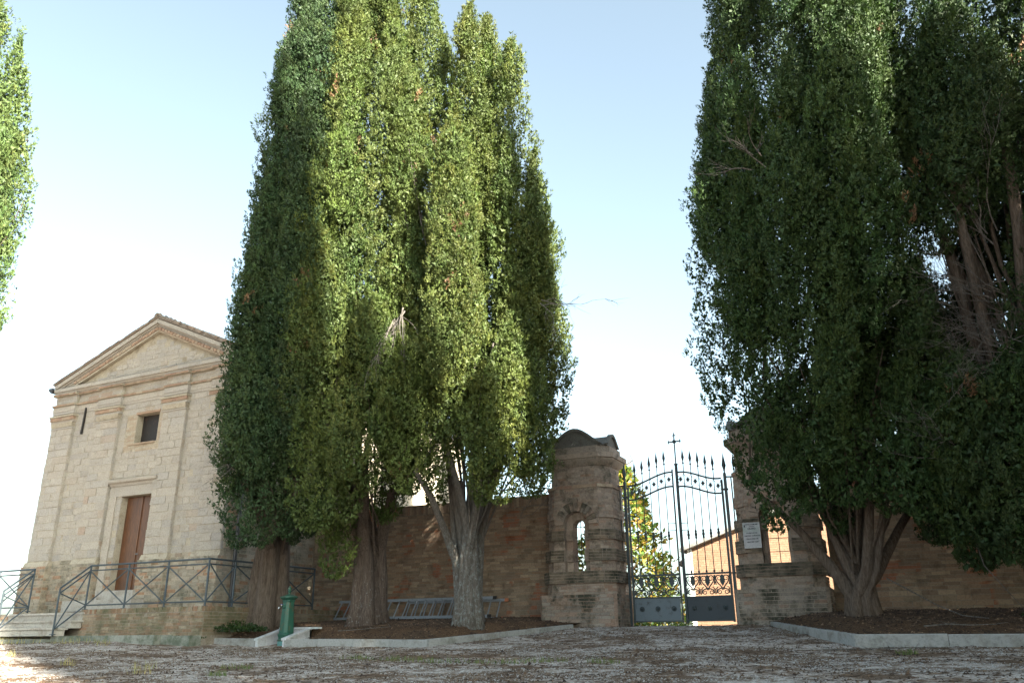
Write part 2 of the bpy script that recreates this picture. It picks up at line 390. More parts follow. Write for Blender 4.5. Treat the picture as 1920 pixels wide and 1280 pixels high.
# kerbs, stone by stone
def kerb(name, label, runs):
    root = thing(name, None, None, (runs[0][0][0], runs[0][0][1], runs[0][0][2])); props(root, label=label, kind='structure')
    for (a, b, n) in runs:
        a, b = Vector(a), Vector(b); d = (b-a); L = d.length; dx = Vector((d.x, d.y, 0)).normalized(); nn = Vector((dx.y, -dx.x, 0))
        for i in range(n):
            p = a+d*(i/n)+dx*.004; q = a+d*((i+1)/n)-dx*.004; hgt = .22; r1 = random.uniform(-.006, .006)
            t = .012; lo = []
            prof = [(0, -.3), (0, -t), (t, 0), (.13-t, 0), (.13, -t), (.13, -.3)]
            mb = MB(); mb.loft([[e-nn*u+Vector((0, 0, z+r1)) for u, z in prof][::-1] for e in (p, q)])
            mb.build('kerb_stone', 'concrete', root)
    return root
kerb('kerb', 'pale concrete kerb round the left planting bed', [((-10.9, -5.0, -.15), (-7.3, -5.0, -.195), 3), ((-6.47, -5.0, -.205), (-2.72, -5.0, -.235), 4), ((-2.70, -5.0, -.235), (-.97, -1.4, .06), 3)])
kerb('kerb', 'pale concrete kerb round the right planting bed', [((3.5, -1.4, .06), (5.42, -5.2, -.205), 3), ((5.44, -5.2, -.205), (13.4, -5.2, -.21), 6)])

# ------------------------------------------------------------------ chapel
YF = -3.65; X0, X1 = -17.75, -9.92; XC = -13.45
ch = thing('chapel', 'small pale stone chapel with a tiled gable roof, pilasters and a brown wooden door', 'chapel', (XC, YF, .5))
b = MB()
DX0, DX1, DZ0, DZ1 = -14.10, -12.83, 1.07, 3.72
WX0, WX1, WZ0, WZ1 = -13.95, -13.03, 5.27, 6.15
T = .45
b.box(X0, DX0, YF, YF+T, -.3, WZ0); b.box(DX1, X1, YF, YF+T, -.3, WZ0)
b.box(DX0, DX1, YF, YF+T, DZ1, WZ0); b.box(DX0, DX1, YF, YF+T, -.3, DZ0)
b.box(X0, WX0, YF, YF+T, WZ0, WZ1); b.box(WX1, X1, YF, YF+T, WZ0, WZ1); b.box(X0, X1, YF, YF+T, WZ1, 7.4)
b.box(X0, X0+T, YF+T, 8.5, -.3, 7.4); b.box(X1-T, X1, YF+T, 8.5, -.3, 7.4); b.box(X0, X1, 8.5, 9, -.3, 7.4)
APEX, EZ = 9.02, 7.43
HWS = {1: X1+.03-XC, -1: XC-(X0-.03)}; SLS = {q: (APEX-EZ)/HWS[q] for q in HWS}
b.prism_y([(X0, 7.4), (X1, 7.4), (XC, APEX-.05)], YF, YF+T)
b.prism_y([(X0, 7.4), (X1, 7.4), (XC, APEX-.05)], 8.5, 9.0)
b.build('wall', 'pale_mortar', ch)
ms = Masonry(ch)
PIL = [(-17.72, -16.74), (-15.62, -14.66), (-12.78, -11.86), (-10.88, -9.94)]
PB = [(a-.05, c+.05) for a, c in PIL]
# field stones between the pilasters
holes = [(DX0-X0, DX1-X0, DZ0-.55, DZ1-.55), (WX0-X0-.02, WX1-X0+.02, WZ0-.55, WZ1-.55), (DX0-.5-X0, DX1+.25-X0, DZ1-.55, 4.2-.55)] + [(a-X0, c-X0, 0, 9) for a, c in PIL]
ms.face((X0, YF, .55), 0, X1-X0, 1.45, .10, .30, 'base_rubble', 'stone', holes=[(DX0-X0, DX1-X0, .3, 9)]+[(a-X0, c-X0, 0, 9) for a, c in PB], proud=(.0, .03))
hh = [(a, c, v0-1.45, v1-1.45) for a, c, v0, v1 in holes]
wb0, wb1 = WX0-.42-X0, WX1+.42-X0                      # brick patching beside the window
ms.face((X0, YF, 2.0), 0, X1-X0, 4.55, .19, .40, 'sandstone', 'stone', holes=hh+[(wb0, wb1, WZ0-2.25, WZ1-1.95)], proud=(.0, .016), jit=.4)
ms.face((X0+wb0, YF, WZ0-.25), 0, wb1-wb0, WZ1-WZ0+.3, .065, .24, 'patch_brick', 'brick', holes=[(WX0-X0-wb0-.02, WX1-X0-wb0+.02, .25, 2)], proud=(.002, .012))
ms.face((X1, YF, .46), math.pi/2, 3.6, 3.4, .10, .28, 'base_rubble', 'stone', proud=(.0, .02), thick=.05)
# frieze and tympanum
ms.face((X0, YF, 6.9), 0, X1-X0, .26, .13, .4, 'sandstone', 'stone', holes=[(a-X0, c-X0, 0, 9) for a, c in PIL], proud=(0, .012))
ty0, ty1 = XC-2.85, XC+2.5
ms.face((ty0, YF, 7.43), 0, ty1-ty0, 1.05, .15, .36, 'sandstone', 'stone', bounds=lambda v: (v/SLS[-1]+.05, ty1-ty0-v/SLS[1]-.05), proud=(0, .014), jit=.35)
# pilasters
for a, c in PIL:
    p = MB(); p.box(a+.01, c-.01, YF-.10, YF-.002, 2.0, 7.15); p.build('pilaster', 'pale_mortar', ch)
    ms.face((a, YF-.10, 2.02), 0, c-a, 4.05, .225, .5, 'sandstone', 'stone', proud=(.004, .02), jit=.3)
    ms.face((c, YF-.10, 2.02), math.pi/2, .10, 4.05, .225, .2, 'sandstone', 'stone', proud=(.004, .01), thick=.04)
    ms.face((a, YF-.10, 6.9), 0, c-a, .25, .125, .45, 'sandstone', 'stone', proud=(.004, .012))
    q = MB(); q.prism_x([(YF, .5), (YF-.20, .5), (YF-.20, 1.80), (YF-.12, 2.0), (YF, 2.0)][::-1], a-.05, c+.05); q.build('pilaster_base', 'pale_mortar', ch)
    ms.face((a-.05, YF-.20, .5), 0, c-a+.1, 1.36, .085, .27, 'base_rubble', 'stone', proud=(.0, .035))
    ms.face((c+.05, YF-.20, .5), math.pi/2, .19, 1.36, .085, .19, 'base_rubble', 'stone', proud=(.0, .02), thick=.04)
    for z0, z1, pr, mt in ((6.06, 6.10, .13, 'orange_brick'), (6.26, 6.33, .135, 'pale_mortar')):
        k = MB(); k.box(a-pr+.10, c+pr-.10, YF-pr-.005, YF, z0, z1); k.build('moulding', 'sandstone', ch)
    ms.face((a-.06, YF-.17, 6.33), 0, c-a+.12, .11, .11, .2, 'orange_brick', 'brick', proud=(.0, .012), thick=.1)
    k = MB(); k.box(a-.05, c+.05, YF-.16, YF, 6.33, 6.44); k.prism_x([(YF-.13, 6.12), (YF-.10, 6.12), (YF-.10, 6.26), (YF-.16, 6.26)], a, c); k.box(a-.08, c+.08, YF-.20, YF, 6.44, 6.50); k.build('capital', 'pale_mortar', ch)
# horizontal string courses (break forward over the pilasters)
def string(z0, z1, pr, mat, name='moulding', brick=None):
    k = MB(); k.box(X0-.02, X1+.02, YF-pr, YF-.001, z0, z1)
    for i, (a, c) in enumerate(PIL): k.box(a-pr*.5-.004*i, c+pr*.5, YF-pr-.11, YF-pr, z0+.002, z1-.002)
    k.build(name, mat, ch)
    if brick:
        cur = X0-.02
        for a, c in PIL+[(X1+.02, X1+.02)]:
            if a-cur > .05: ms.face((cur, YF-pr, z0), 0, a-cur, z1-z0, z1-z0, .22, brick, 'brick', proud=(.004, .016), thick=.05)
            if c > a: ms.face((a-.02, YF-pr-.11, z0), 0, c-a+.04, z1-z0, z1-z0, .22, brick, 'brick', proud=(.004, .016), thick=.05)
            cur = c
string(6.54, 6.62, .03, 'sandstone'); string(6.62, 6.79, .045, 'sandstone'); string(6.795, 6.86, .085, 'pale_mortar', brick='orange_brick')
string(6.50, 6.535, .012, 'sandstone')
string(7.14, 7.20, .10, 'pale_mortar', brick='orange_brick'); string(7.20, 7.22, .115, 'sandstone')
k = MB(); k.prism_x([(YF-.10, 7.22), (YF-.10, 7.288), (YF-.18, 7.288), (YF-.17, 7.25), (YF-.14, 7.22)][::-1], X0-.01, X1+.01); k.build('cornice', 'sandstone', ch)
# cornice slabs, stone by stone
u = X0-.03
while u < X1+.02:
    L = random.uniform(.7, 1.1); L = min(L, X1+.03-u)
    k = MB(); k.box(u+.004, u+L-.004, YF-.22+random.uniform(-.006, .006), YF+.1, 7.29, 7.405+random.uniform(-.004, .004)); k.build('cornice_slab', 'sandstone', ch); u += L
k = MB(); k.box(X0-.02, X1+.02, YF-.20, YF+.05, 7.411, 7.428); k.build('lead_flashing', 'cap_stone', ch)
# raking cornices
def rake(sgn):
    def P(x, z): return (XC+sgn*x, z)
    HW = HWS[sgn]; zE = EZ; SL = SLS[sgn]
    def band(o0, o1, y0, name, mat):              # strip between offsets measured down from the roof line
        top = lambda x: zE+SL*(HW-x)
        poly = [P(0, top(0)-o0)]
        poly += [P(HW, top(HW)-o0), P(HW, zE)] if o0 <= 0 else [P(HW-o0/SL, zE)]
        poly += [P(HW-o1/SL, zE), P(0, top(0)-o1)]
        if sgn > 0: poly = poly[::-1]
        k = MB(); k.prism_y(poly[::-1], YF+y0, YF+.02); return k.build(name, mat, ch)
    band(-.08, .05, -.22, 'raking_cornice', 'sandstone'); band(.05, .10, -.16, 'raking_cornice', 'sandstone')
    band(.10, .15, -.12, 'moulding', 'sandstone'); band(.15, .26, -.10, 'moulding', 'pale_mortar'); band(.26, .31, -.13, 'moulding', 'patch_brick')
    x = .08
    while x < HW-.75:                       # dentil bricks below the raking cornice
        z = zE+SL*(HW-x)-.205
        ms.one((XC+sgn*x, YF-.12, z), (.115, .07, .09), 0, 'orange_brick', 'brick', tilt=sgn*math.atan(SL)); x += .135
rake(1); rake(-1)
ms.done()
# door
k = MB(); k.box(DX0-.003, DX1+.003, YF+.24, YF+.30, DZ0, DZ1); fr = k.build('door_frame', 'brown_wood', ch)
dm = (DX0+DX1)/2+.02
for s_, (a, c) in enumerate(((DX0+.03, dm-.006), (dm+.006, DX1-.03))):
    k = MB(); k.box(a, c, YF+.19, YF+.238, DZ0+.01, DZ1-.03); d = k.build('door_leaf', 'brown_wood', ch)
    for z0, z1 in ((DZ0+.12, DZ0+.92), (DZ0+1.06, DZ1-.17)):
        q = MB(); e = .045
        x0_, x1_ = a+.10, c-.10
        for (p0, p1, r0, r1) in ((x0_, x1_, z0, z0+e), (x0_, x1_, z1-e, z1), (x0_, x0_+e, z0+e, z1-e), (x1_-e, x1_, z0+e, z1-e)): q.box(p0, p1, YF+.135, YF+.19, r0, r1)
        q.box(x0_+.07, x1_-.07, YF+.175, YF+.19, z0+.07, z1-.07)
        q.build('door_panel', 'brown_wood', d)
k = MB(); k.box(dm-.035, dm+.035, YF+.165, YF+.19, DZ0+.01, DZ1-.03); k.build('door_astragal', 'brown_wood', ch)
k = MB(); k.tube([(dm+.09, YF+.19, DZ0+1.0), (dm+.09, YF+.12, DZ0+1.0), (dm+.19, YF+.12, DZ0+1.0)], .012, 6); k.build('door_handle', 'brass', ch)
k = MB(); k.box(DX0-.02, DX0-.002, YF-.012, YF+.2, DZ0, DZ1); k.box(DX0-.5, DX1+.18, YF-.03, YF, DZ1+.0, DZ1+.30); k.box(DX0-.46, DX0-.2, YF-.05, YF, DZ0, DZ1); k.build('door_surround', 'sandstone', ch)
k = MB(); k.prism_x([(YF, 4.02), (YF-.06, 4.02), (YF-.08, 4.08), (YF-.16, 4.12), (YF-.18, 4.20), (YF, 4.26)][::-1], DX0-.52, DX1+.20); k.build('door_cornice', 'sandstone', ch)
k = MB(); k.box(DX0-.12, DX1+.08, YF-.30, YF+.2, .84, DZ0); k.build('threshold', 'marble_step', ch)
k = MB(); k.box(DX0-1.0, DX1+.45, YF-.62, YF, .54, .82); k.build('door_step', 'marble_step', ch)
# window
k = MB(); k.box(WX0, WX1, YF+.22, YF+.26, WZ0, WZ1); wn = k.build('window', 'dark_iron', ch)
k = MB(); k.box(WX0+.04, WX1-.04, YF+.205, YF+.215, WZ0+.04, WZ1-.04); k.build('pane', 'dark_glass', wn)
k = MB(); k.box(WX0-.2, WX1-.05, YF-.05, YF+.2, WZ0-.05, WZ0); k.build('window_sill', 'orange_brick', ch)
k = MB(); k.box(WX0-.04, WX1+.03, YF-.03, YF, WZ1, WZ1+.07); k.build('window_lintel', 'orange_brick', ch)
# number plate 85
k = MB(); k.box(-12.73, -12.49, YF-.035, YF-.02, 2.82, 3.0); npl = k.build('number_plate', 'enamel_blue', ch)
k = MB(); k.box(-12.715, -12.505, YF-.039, YF-.034, 2.835, 2.985); k.build('plate_face', 'enamel_white', npl)
def text(body, loc, size, mat, root, rot=(math.pi/2, 0, 0), name='lettering', ext=.0012, align='CENTER', bold=0.):
    cu = bpy.data.curves.new(name, 'FONT'); cu.body = body; cu.size = size; cu.extrude = ext; cu.align_x = align; cu.offset = bold
    tmp = bpy.data.objects.new(name, cu); COL.objects.link(tmp); me = bpy.data.meshes.new_from_object(tmp.evaluated_get(bpy.context.evaluated_depsgraph_get()))
    bpy.data.objects.remove(tmp); me.materials.clear(); me.materials.append(MATS[mat]); o = bpy.data.objects.new(name, me); COL.objects.link(o)
    o.location = Vector(loc)-(Vector(root.location) if root.type == 'EMPTY' else Vector(root.parent.location)); o.rotation_euler = rot; o.parent = root; return o
text('85', (-12.61, YF-.0405, 2.862), .15, 'ink', npl, name='house_number', bold=.003)
# wall anchor, gutter, downpipes
k = MB(); k.bar((-16.33, YF-.05, 5.82), (-16.30, YF-.05, 6.66), .05); k.build('wall_anchor', 'dark_iron', ch)
k = MB(); k.tube([(X0-.11, YF-.26, 7.36), (X0-.11, 9.2, 7.36)], .075, 8); k.box(X0-.20, X0-.02, YF-.29, YF-.22, 7.35, 7.44); k.build('gutter', 'gutter_metal', ch)
k = MB(); k.tube([(X0-.11, YF+.1, 7.33), (X0-.1, YF+.1, 6.9), (X0-.07, YF+.1, 6.7), (X0-.07, YF+.1, .4)], .045, 8); k.build('downpipe', 'gutter_metal', ch)
k = MB(); k.tube([(X1+.11, YF-.36, 7.36), (X1+.11, 9.2, 7.36)], .075, 8); k.build('gutter', 'gutter_metal', ch)
k = MB(); k.tube([(X1+.11, YF+.35, 7.33), (X1+.1, YF+.35, 6.9), (X1+.08, YF+.35, .5)], .05, 8); k.build('downpipe', 'gutter_metal', ch)
# roof
zr = APEX+.105
k = MB()
for s_ in (1, -1):
    HW = HWS[s_]+.03; SL = SLS[s_]
    poly = [(XC, zr+.0), (XC+s_*HW, zr-SL*HW), (XC+s_*HW, zr-SL*HW+.035), (XC, zr+.035)]
    k.prism_y(poly if s_ > 0 else poly[::-1], YF-.25, 9.2)
rf = k.build('roof', 'roof_tile', ch)
def tile_mesh(n=6, L=.46, r0=.085, r1=.065):
    V = []; Fc = []
    for xx, r in ((0, r0), (L, r1)):
        for rr in (r, r-.018):
            for i in range(n+1):
                a = math.pi*i/n; V.append((xx, -rr*math.cos(a), rr*math.sin(a)))
    q = n+1
    for i in range(n): Fc += [(i, i+1, 2*q+i+1, 2*q+i), (q+i+1, q+i, 3*q+i, 3*q+i+1), (i+1, i, q+i, q+i+1), (2*q+i, 2*q+i+1, 3*q+i+1, 3*q+i)]
    me = bpy.data.meshes.new('roof_tile'); me.from_pydata(V, [], Fc); me.materials.append(MATS['roof_tile']); me.polygons.foreach_set('use_smooth', [True]*len(me.polygons)); return me
tm = tile_mesh(); stV = []; stF = []; cnt = 0
for s_ in (1, -1):
    HW = HWS[s_]+.03; SL = SLS[s_]; nrow = int((HW/math.cos(math.atan(SL)))/.36)+1
    for cix in range(22):
        yy = YF-.18+cix*.19
        for r_ in range(nrow):
            dd = HW+.03-r_*.36*math.cos(math.atan(SL)); x = XC+s_*dd; z = zr-SL*dd+.03
            if dd < .25: continue
            rot = Matrix.Rotation(math.pi if s_ > 0 else 0, 4, 'Z') @ Matrix.Rotation(-math.atan(SL)-.05, 4, 'Y') @ Matrix.Rotation(random.uniform(-.05, .05), 4, 'Z')
            Mx = Matrix.Translation((x-XC, yy+random.uniform(-.01, .01)-YF, z-.5+random.uniform(0, .015))) @ rot
            if cix < 10 and cnt < 290:
                o = bpy.data.objects.new('roof_tile', tm); COL.objects.link(o); o.parent = ch; o.matrix_local = Mx; cnt += 1
            else:
                kk = len(stV); stV += [tuple(Mx @ v.co) for v in tm.vertices]; stF += [tuple(i+kk for i in p.vertices) for p in tm.polygons]
me = bpy.data.meshes.new('roof_tiling'); me.from_pydata(stV, [], stF); me.materials.append(MATS['roof_tile']); o = bpy.data.objects.new('roof_tiling', me); COL.objects.link(o); o.parent = ch; o['kind'] = 'stuff'
rt_m = tile_mesh(8, .46, .11, .09)
for i in range(28):
    o = bpy.data.objects.new('ridge_tile', rt_m); COL.objects.link(o); o.parent = ch
    o.matrix_local = Matrix.Translation((0, -.28+i*.40, zr-.5+.03+random.uniform(0, .02))) @ Matrix.Rotation(math.pi/2, 4, 'Z') @ Matrix.Rotation(.04, 4, 'Y')

# ------------------------------------------------------------------ terrace with steps and footing
te = thing('terrace', 'low brick terrace with marble steps in front of the chapel', 'terrace', (-11, -5.5, -.2))
YT = -5.4; XT0, XT1 = -20.5, -8.55
b = MB(); b.box(-12.75, XT1, YT, YF-.21, -.4, .46); b.box(-9.9, XT1, YF-.2, 0, -.4, .459); b.box(XT0, -14.95, YT, YF-.21, -.4, .46); b.box(-14.95, -12.75, YT+.02, YF-.21, -.4, .45); b.build('terrace_core', 'mortar', te)
mt_ = Masonry(te)
mt_.face((-12.75, YT, -.12), 0, XT1+12.75, .52, .074, .24, 'plinth_brick', proud=(.0, .022), thick=.08)
mt_.face((XT1, YT, -.12), math.pi/2, 5.2, .52, .074, .24, 'plinth_brick', proud=(.0, .02), thick=.08)
mt_.face((XT0, YT, -.12), 0, -14.95-XT0, .52, .074, .24, 'plinth_brick', proud=(.0, .02), thick=.08)
mt_.face((-12.75, YT, .41), 0, XT1+12.75, .12, .12, .075, 'plinth_brick', proud=(.0, .02), thick=.25, jit=.1)   # soldier course on top
mt_.face((XT1, YT, .41), math.pi/2, 5.2, .12, .12, .075, 'plinth_brick', proud=(.0, .02), thick=.25, jit=.1)
mt_.done()
for i, (z, y, xr) in enumerate(((.46, -5.42, -12.62), (.27, -5.74, -12.60), (.09, -6.06, -12.75))):
    k = MB(); k.box(-15.6-i*.4, xr, y-.03, y+.36, z-.045, z); k.build('step_tread', 'marble_step', te)
    k = MB(); k.box(-15.58-i*.4, xr-.03, y, y+.3, z-.19, z-.047); k.build('step_riser', 'marble_step', te)
k = MB(); k.box(-13.0, XT1-.9, YT-.55, YT-.002, -.5, -.1); k.box(XT1-.89, XT1+.0, YT-.35, YT-.002, -.5, -.12); k.box(-19, -13.0, YT-1.1, YT-.45, -.6, -.17); k.build('footing', 'mossy_concrete', te)

# railings with crossed bars
def railing(label, pts, H=1.07, low=.10, mid=.95, slopeend=None):
    root = thing('iron_railing', label, 'railing', pts[0])
    for i, p in enumerate(pts):
        k = MB(); k.tube([Vector(p)-Vector((0, 0, .05)), Vector(p)+Vector((0, 0, H))], .023, 8); k.build('post', 'rail_iron', root)
        k = MB(); k.box(p[0]-.05, p[0]+.05, p[1]-.05, p[1]+.05, p[2]-.012, p[2]+.006); k.build('foot_plate', 'rail_iron', root)
    for p, q in zip(pts, pts[1:]):
        p, q = Vector(p), Vector(q); e = Vector((0, 0, 1))
        k = MB(); k.tube([p+e*H, q+e*H], .023, 8); k.build('handrail', 'rail_iron', root)
        k = MB(); k.tube([p+e*mid, q+e*mid], .017, 6); k.build('rail', 'rail_iron', root)
        k = MB(); k.tube([p+e*low, q+e*low], .017, 6); k.build('rail', 'rail_iron', root)
        k = MB(); k.bar(p+e*low, q+e*mid, .022); k.build('cross_bar', 'rail_iron', root)
        n_ = (q-p).cross(e).normalized()*.024
        k = MB(); k.bar(p+e*mid+n_, q+e*low+n_, .022); k.build('cross_bar', 'rail_iron', root)
    return root
zt = .53
railing('blue-grey iron railing along the terrace edge from the steps to the big cypress', [(-12.72, -6.12, -.06), (-12.70, -5.36, zt), (-11.32, -5.34, zt), (-9.95, -5.34, zt), (-8.62, -5.34, zt), (-8.60, -4.5, zt), (-8.60, -3.0, zt), (-8.60, -1.5, zt)])
railing('blue-grey iron railing on the far left side of the steps, cut by the picture edge', [(-14.9, -6.12, -.06), (-14.92, -5.36, zt), (-16.4, -5.34, zt), (-17.9, -5.34, zt), (-19.4, -5.34, zt)])

# ------------------------------------------------------------------ cemetery walls
def wall(label, x0, x1, top, seed):
    random.seed(seed)
    root = thing('cemetery_wall', label, 'wall', (x0, 0, 0))
    k = MB(); k.box(x0, x1, .0, .42, -.3, top-.3); k.box(x0, x1, -.02, .42, top-.3, top-.01); k.build('wall_core', 'mortar', root)
    k = MB(); k.box(x0, x1, -.07, -.0, -.3, .66); k.build('plinth', 'mortar', root)
    M_ = Masonry(root)
    M_.face((x0, -.07, .0), 0, x1-x0, .66, .11, .33, 'wall_brick', proud=(.0, .02))
    M_.face((x0, 0, .67), 0, x1-x0, top-.3-.67, .072, .29, 'wall_brick', proud=(.001, .01), gap=.009)
    M_.face((x0, -.02, top-.29), 0, x1-x0, .28, .28, .075, 'wall_brick', proud=(.002, .015), thick=.2, jit=.1)
    bx = x0+.4
    k = MB()
    for bx in [x for x in np.arange(x0+5.2, x1-1, 5.2)]:
        k.box(bx, bx+.5, -.13, -.072, -.3, top-.31)
        M_.face((bx, -.13, 0), 0, .5, top-.31, .072, .26, 'wall_brick', proud=(.001, .01), gap=.009)
    k.build('wall_pier', 'mortar', root)
    M_.done(); return root
wall('long weathered brick cemetery wall between the chapel and the left gate pier', -9.9, -1.98, 3.38, 3)
wall('dark shaded brick cemetery wall behind the right cypresses', 4.72, 17.0, 3.66, 4)

# ------------------------------------------------------------------ gate piers
def chamf(cx, cy, h, c):
    return [(cx-h+c, cy-h), (cx+h-c, cy-h), (cx+h, cy-h+c), (cx+h, cy+h-c), (cx+h-c, cy+h), (cx-h+c, cy+h), (cx-h, cy+h-c), (cx-h, cy-h+c)]
def clip(poly, ax, val, keep_less):
    out = []; n = len(poly)
    for i in range(n):
        p, q = poly[i], poly[(i+1) % n]; a = (p[ax] <= val) == keep_less; b_ = (q[ax] <= val) == keep_less
        if a: out.append(p)
        if a != b_:
            t = (val-p[ax])/(q[ax]-p[ax]); out.append((p[0]+(q[0]-p[0])*t, p[1]+(q[1]-p[1])*t))
    return out
def pier(cx, label, side, seed):
    random.seed(seed)
    root = thing('gate_pier', label, 'gate pier', (cx, 0, 0)); M_ = Masonry(root)
    hc = cx if side > 0 else cx+.02                          # centre of slit
    HZ0, HZS, W1, W2 = 1.28, (2.40 if side > 0 else 2.3), .325, (.16 if side > 0 else .235)
    bands = [(-.25, .74, .99, .06, 'base_brick', 1), (.74, 1.0, .90, .22, 'pier_brick', 0), (1.0, 1.28, .965, .25, 'mossy_brick', 0),
             (1.28, 1.52, .88, .25, 'pier_brick', 0), (1.52, 1.80, .935, .26, 'mossy_brick', 0), (1.80, 2.03, .865, .26, 'pier_brick', 0),
             (2.03, 2.27, .92, .27, 'mossy_brick', 0), (2.27, 2.55, .86, .27, 'pier_brick', 0), (2.55, 2.80, .89, .28, 'pier_brick', 0), (2.80, 3.08, .865, .28, 'pier_brick', 0), (3.08, 3.30, .86, .29, 'pier_brick', 0),
             (3.30, 3.39, .885, .30, 'orange_brick', 0), (3.39, 3.86, .80, .30, 'pier_brick', 0)]
    YBK = .22
    k = MB()
    for z0, z1, h, c, mt, base in bands:
        poly = clip(chamf(cx, 0, h, c), 1, YBK, True)
        if z1 <= HZ0+.001 or z0 >= 2.79:
            if z0 < 1.3: k.prism(clip(poly, 1, -.42, True), z0, z1); k.prism(clip(clip(poly, 1, -.42, False), 0, cx+(h-.4)*side, side < 0), z0, z1)
            else: k.prism(poly, z0, z1)
        else:
            front = clip(poly, 1, -h+.14, True); inner = clip(clip(poly, 1, -h+.14, False), 1, -.42, True)
            for P_, wd in ((front, W1), (inner, W2)):
                k.prism(clip(P_, 0, hc-wd, True), z0, z1); k.prism(clip(P_, 0, hc+wd, False), z0, z1)
            k.prism(clip(clip(poly, 1, -.42, False), 0, cx+h-.3 if side > 0 else cx-h+.3, side < 0), z0, z1)
            k.prism(clip(clip(poly, 1, -.42, False), 0, cx-h+.12 if side > 0 else cx+h-.12, side > 0), z0, z1)
    k.build('pier_core', 'pier_brick', root)
    # arch heads
    k = MB()
    for wd, y0, y1, zs in ((W1, -.865, -.725, HZS), (W2, -.724, -.42, HZS-.02)):
        n_ = 12
        for i in range(n_):
            a0, a1 = math.pi*i/n_, math.pi*(i+1)/n_
            x_0, z_0, x_1, z_1 = hc+wd*math.cos(a0), zs+wd*math.sin(a0), hc+wd*math.cos(a1), zs+wd*math.sin(a1)
            k.prism_y([(x_1, z_1), (x_0, z_0), (x_0, 2.82), (x_1, 2.82)], y0, y1)
    k.build('arch', 'pier_brick', root)
    nv = 13
    for i in range(nv):                                     # voussoirs
        a0, a1 = math.pi*(i+.06)/nv, math.pi*(i+.94)/nv; r0, r1 = W1+.005, W1+(.30 if i in (6,) else .24)
        def pt(a, r): return (hc+r*math.cos(a), HZS+r*math.sin(a))
        q = MB(); q.prism_y([pt(a0, r0), pt(a0, r1), pt(a1, r1), pt(a1, r0)][::1], -.925-random.uniform(0, .012), -.80); q.build('voussoir', random.choice(['pier_brick', 'pier_brick', 'pier_brick', 'mossy_brick', 'base_brick']), root)
    for z0, z1, h, c, mt, base in bands:
        z0b = max(z0, .0); H = z1-z0b; chh = .072 if not base else .082
        hol = [(hc-W1-(cx-h+c), hc+W1-(cx-h+c), HZ0-z0b, HZS-z0b+.0)]
        if z1 > HZS and z0 < HZS+W1+.26: hol.append((hc-W1-.2-(cx-h+c), hc+W1+.2-(cx-h+c), max(HZS-z0b, -1), HZS+W1+.1-z0b))
        M_.face((cx-h+c, -h, z0b), 0, 2*(h-c), H, chh, .26, mt, holes=hol, proud=(.002, .02 if 'moss' in mt or base else .012), thick=.05)
        s2 = math.sqrt(2)
        if c > .1:
            M_.face((cx+h-c, -h, z0b), math.pi/4, c*s2, H, chh, .2, mt, proud=(.002, .012), thick=.05)
            M_.face((cx-h, -h+c, z0b), -math.pi/4, c*s2, H, chh, .2, mt, proud=(.002, .012), thick=.05)
        M_.face((cx+h, -h+c, z0b), math.pi/2, YBK+h-c, H, chh, .26, mt, proud=(.002, .012), thick=.05)
        M_.face((cx-h, YBK, z0b), -math.pi/2, YBK+h-c, H, chh, .26, mt, proud=(.002, .012), thick=.05)
    M_.done()
    # cornice
    k = MB(); prof = [(3.86, .82), (3.90, .86), (3.96, .91), (4.00, .94), (4.04, .95)]
    k.loft([[(x, y, z) for x, y in clip(chamf(cx, 0, h, .30), 1, YBK+h-.82, True)] for z, h in prof]); k.build('cornice', 'pier_brick', root, smooth=False)
    k = MB(); k.prism(clip(chamf(cx, 0, .98, .30), 1, YBK+.15, True), 4.045, 4.17); k.build('cornice_slab', 'cap_stone' if False else 'pier_brick', root)
    k = MB(); k.prism(clip(chamf(cx, 0, .86, .26), 1, YBK+.02, True), 4.175, 4.36); k.build('cap_base', 'pier_brick', root)
    # crossing barrel tops
    def arc(w_, rise, n_=12): return [(w_*(1-2*i/n_), rise*math.cos(math.pi*.5*(1-2*i/n_))**1.25) for i in range(n_+1)]
    zc, zb = 4.40, 4.365
    for ang, wv, rise, c0, t0_, t1_ in ((0, .70, .40, cx, -.84, YBK), (1, .42, .27, -.33, cx-.84, cx+.84)):
        def L_(t, A, base=True):
            q = [((c0+x, t, zc+z) if ang == 0 else (t, c0+x, zc+z-.004)) for x, z in A]
            if base: q += [((c0-wv, t, zb) if ang == 0 else (t, c0-wv, zb)), ((c0+wv, t, zb) if ang == 0 else (t, c0+wv, zb))]
            return q
        k = MB(); A = arc(wv, rise); k.loft([L_(t0_, A), L_(t1_, A)]); k.build('cap_vault', 'cap_stone', root)
        Ao, Ai = arc(wv+.04, rise+.045), arc(wv-.05, rise-.03)
        for e0, e1 in ((t0_-.05, t0_+.06), (t1_-.06, t1_+.05)):
            k = MB()
            for i in range(12):
                quad = [Ao[i], Ao[i+1], Ai[i+1], Ai[i]]
                k.loft([L_(e0, quad, False), L_(e1, quad, False)])
            k.build('cap_rim', 'cap_stone', root)
    # iron bars in the slit
    k = MB(); k.bar((hc, -.58, HZ0), (hc, -.58, HZS+W2), .016)
    for z in (1.55, 1.84, 2.12, 2.38): k.bar((hc-W2-.05, -.565, z), (hc+W2+.05, -.565, z), .014)
    k.build('window_bars', 'dark_iron', root)
    return root
pL = pier(-1.02, 'tall brick gate pier left of the gate, mossy bands and rounded cap in full view', 1, 11)
pR = pier(3.72, 'tall brick gate pier right of the gate, its upper half hidden by cypress foliage', -1, 12)

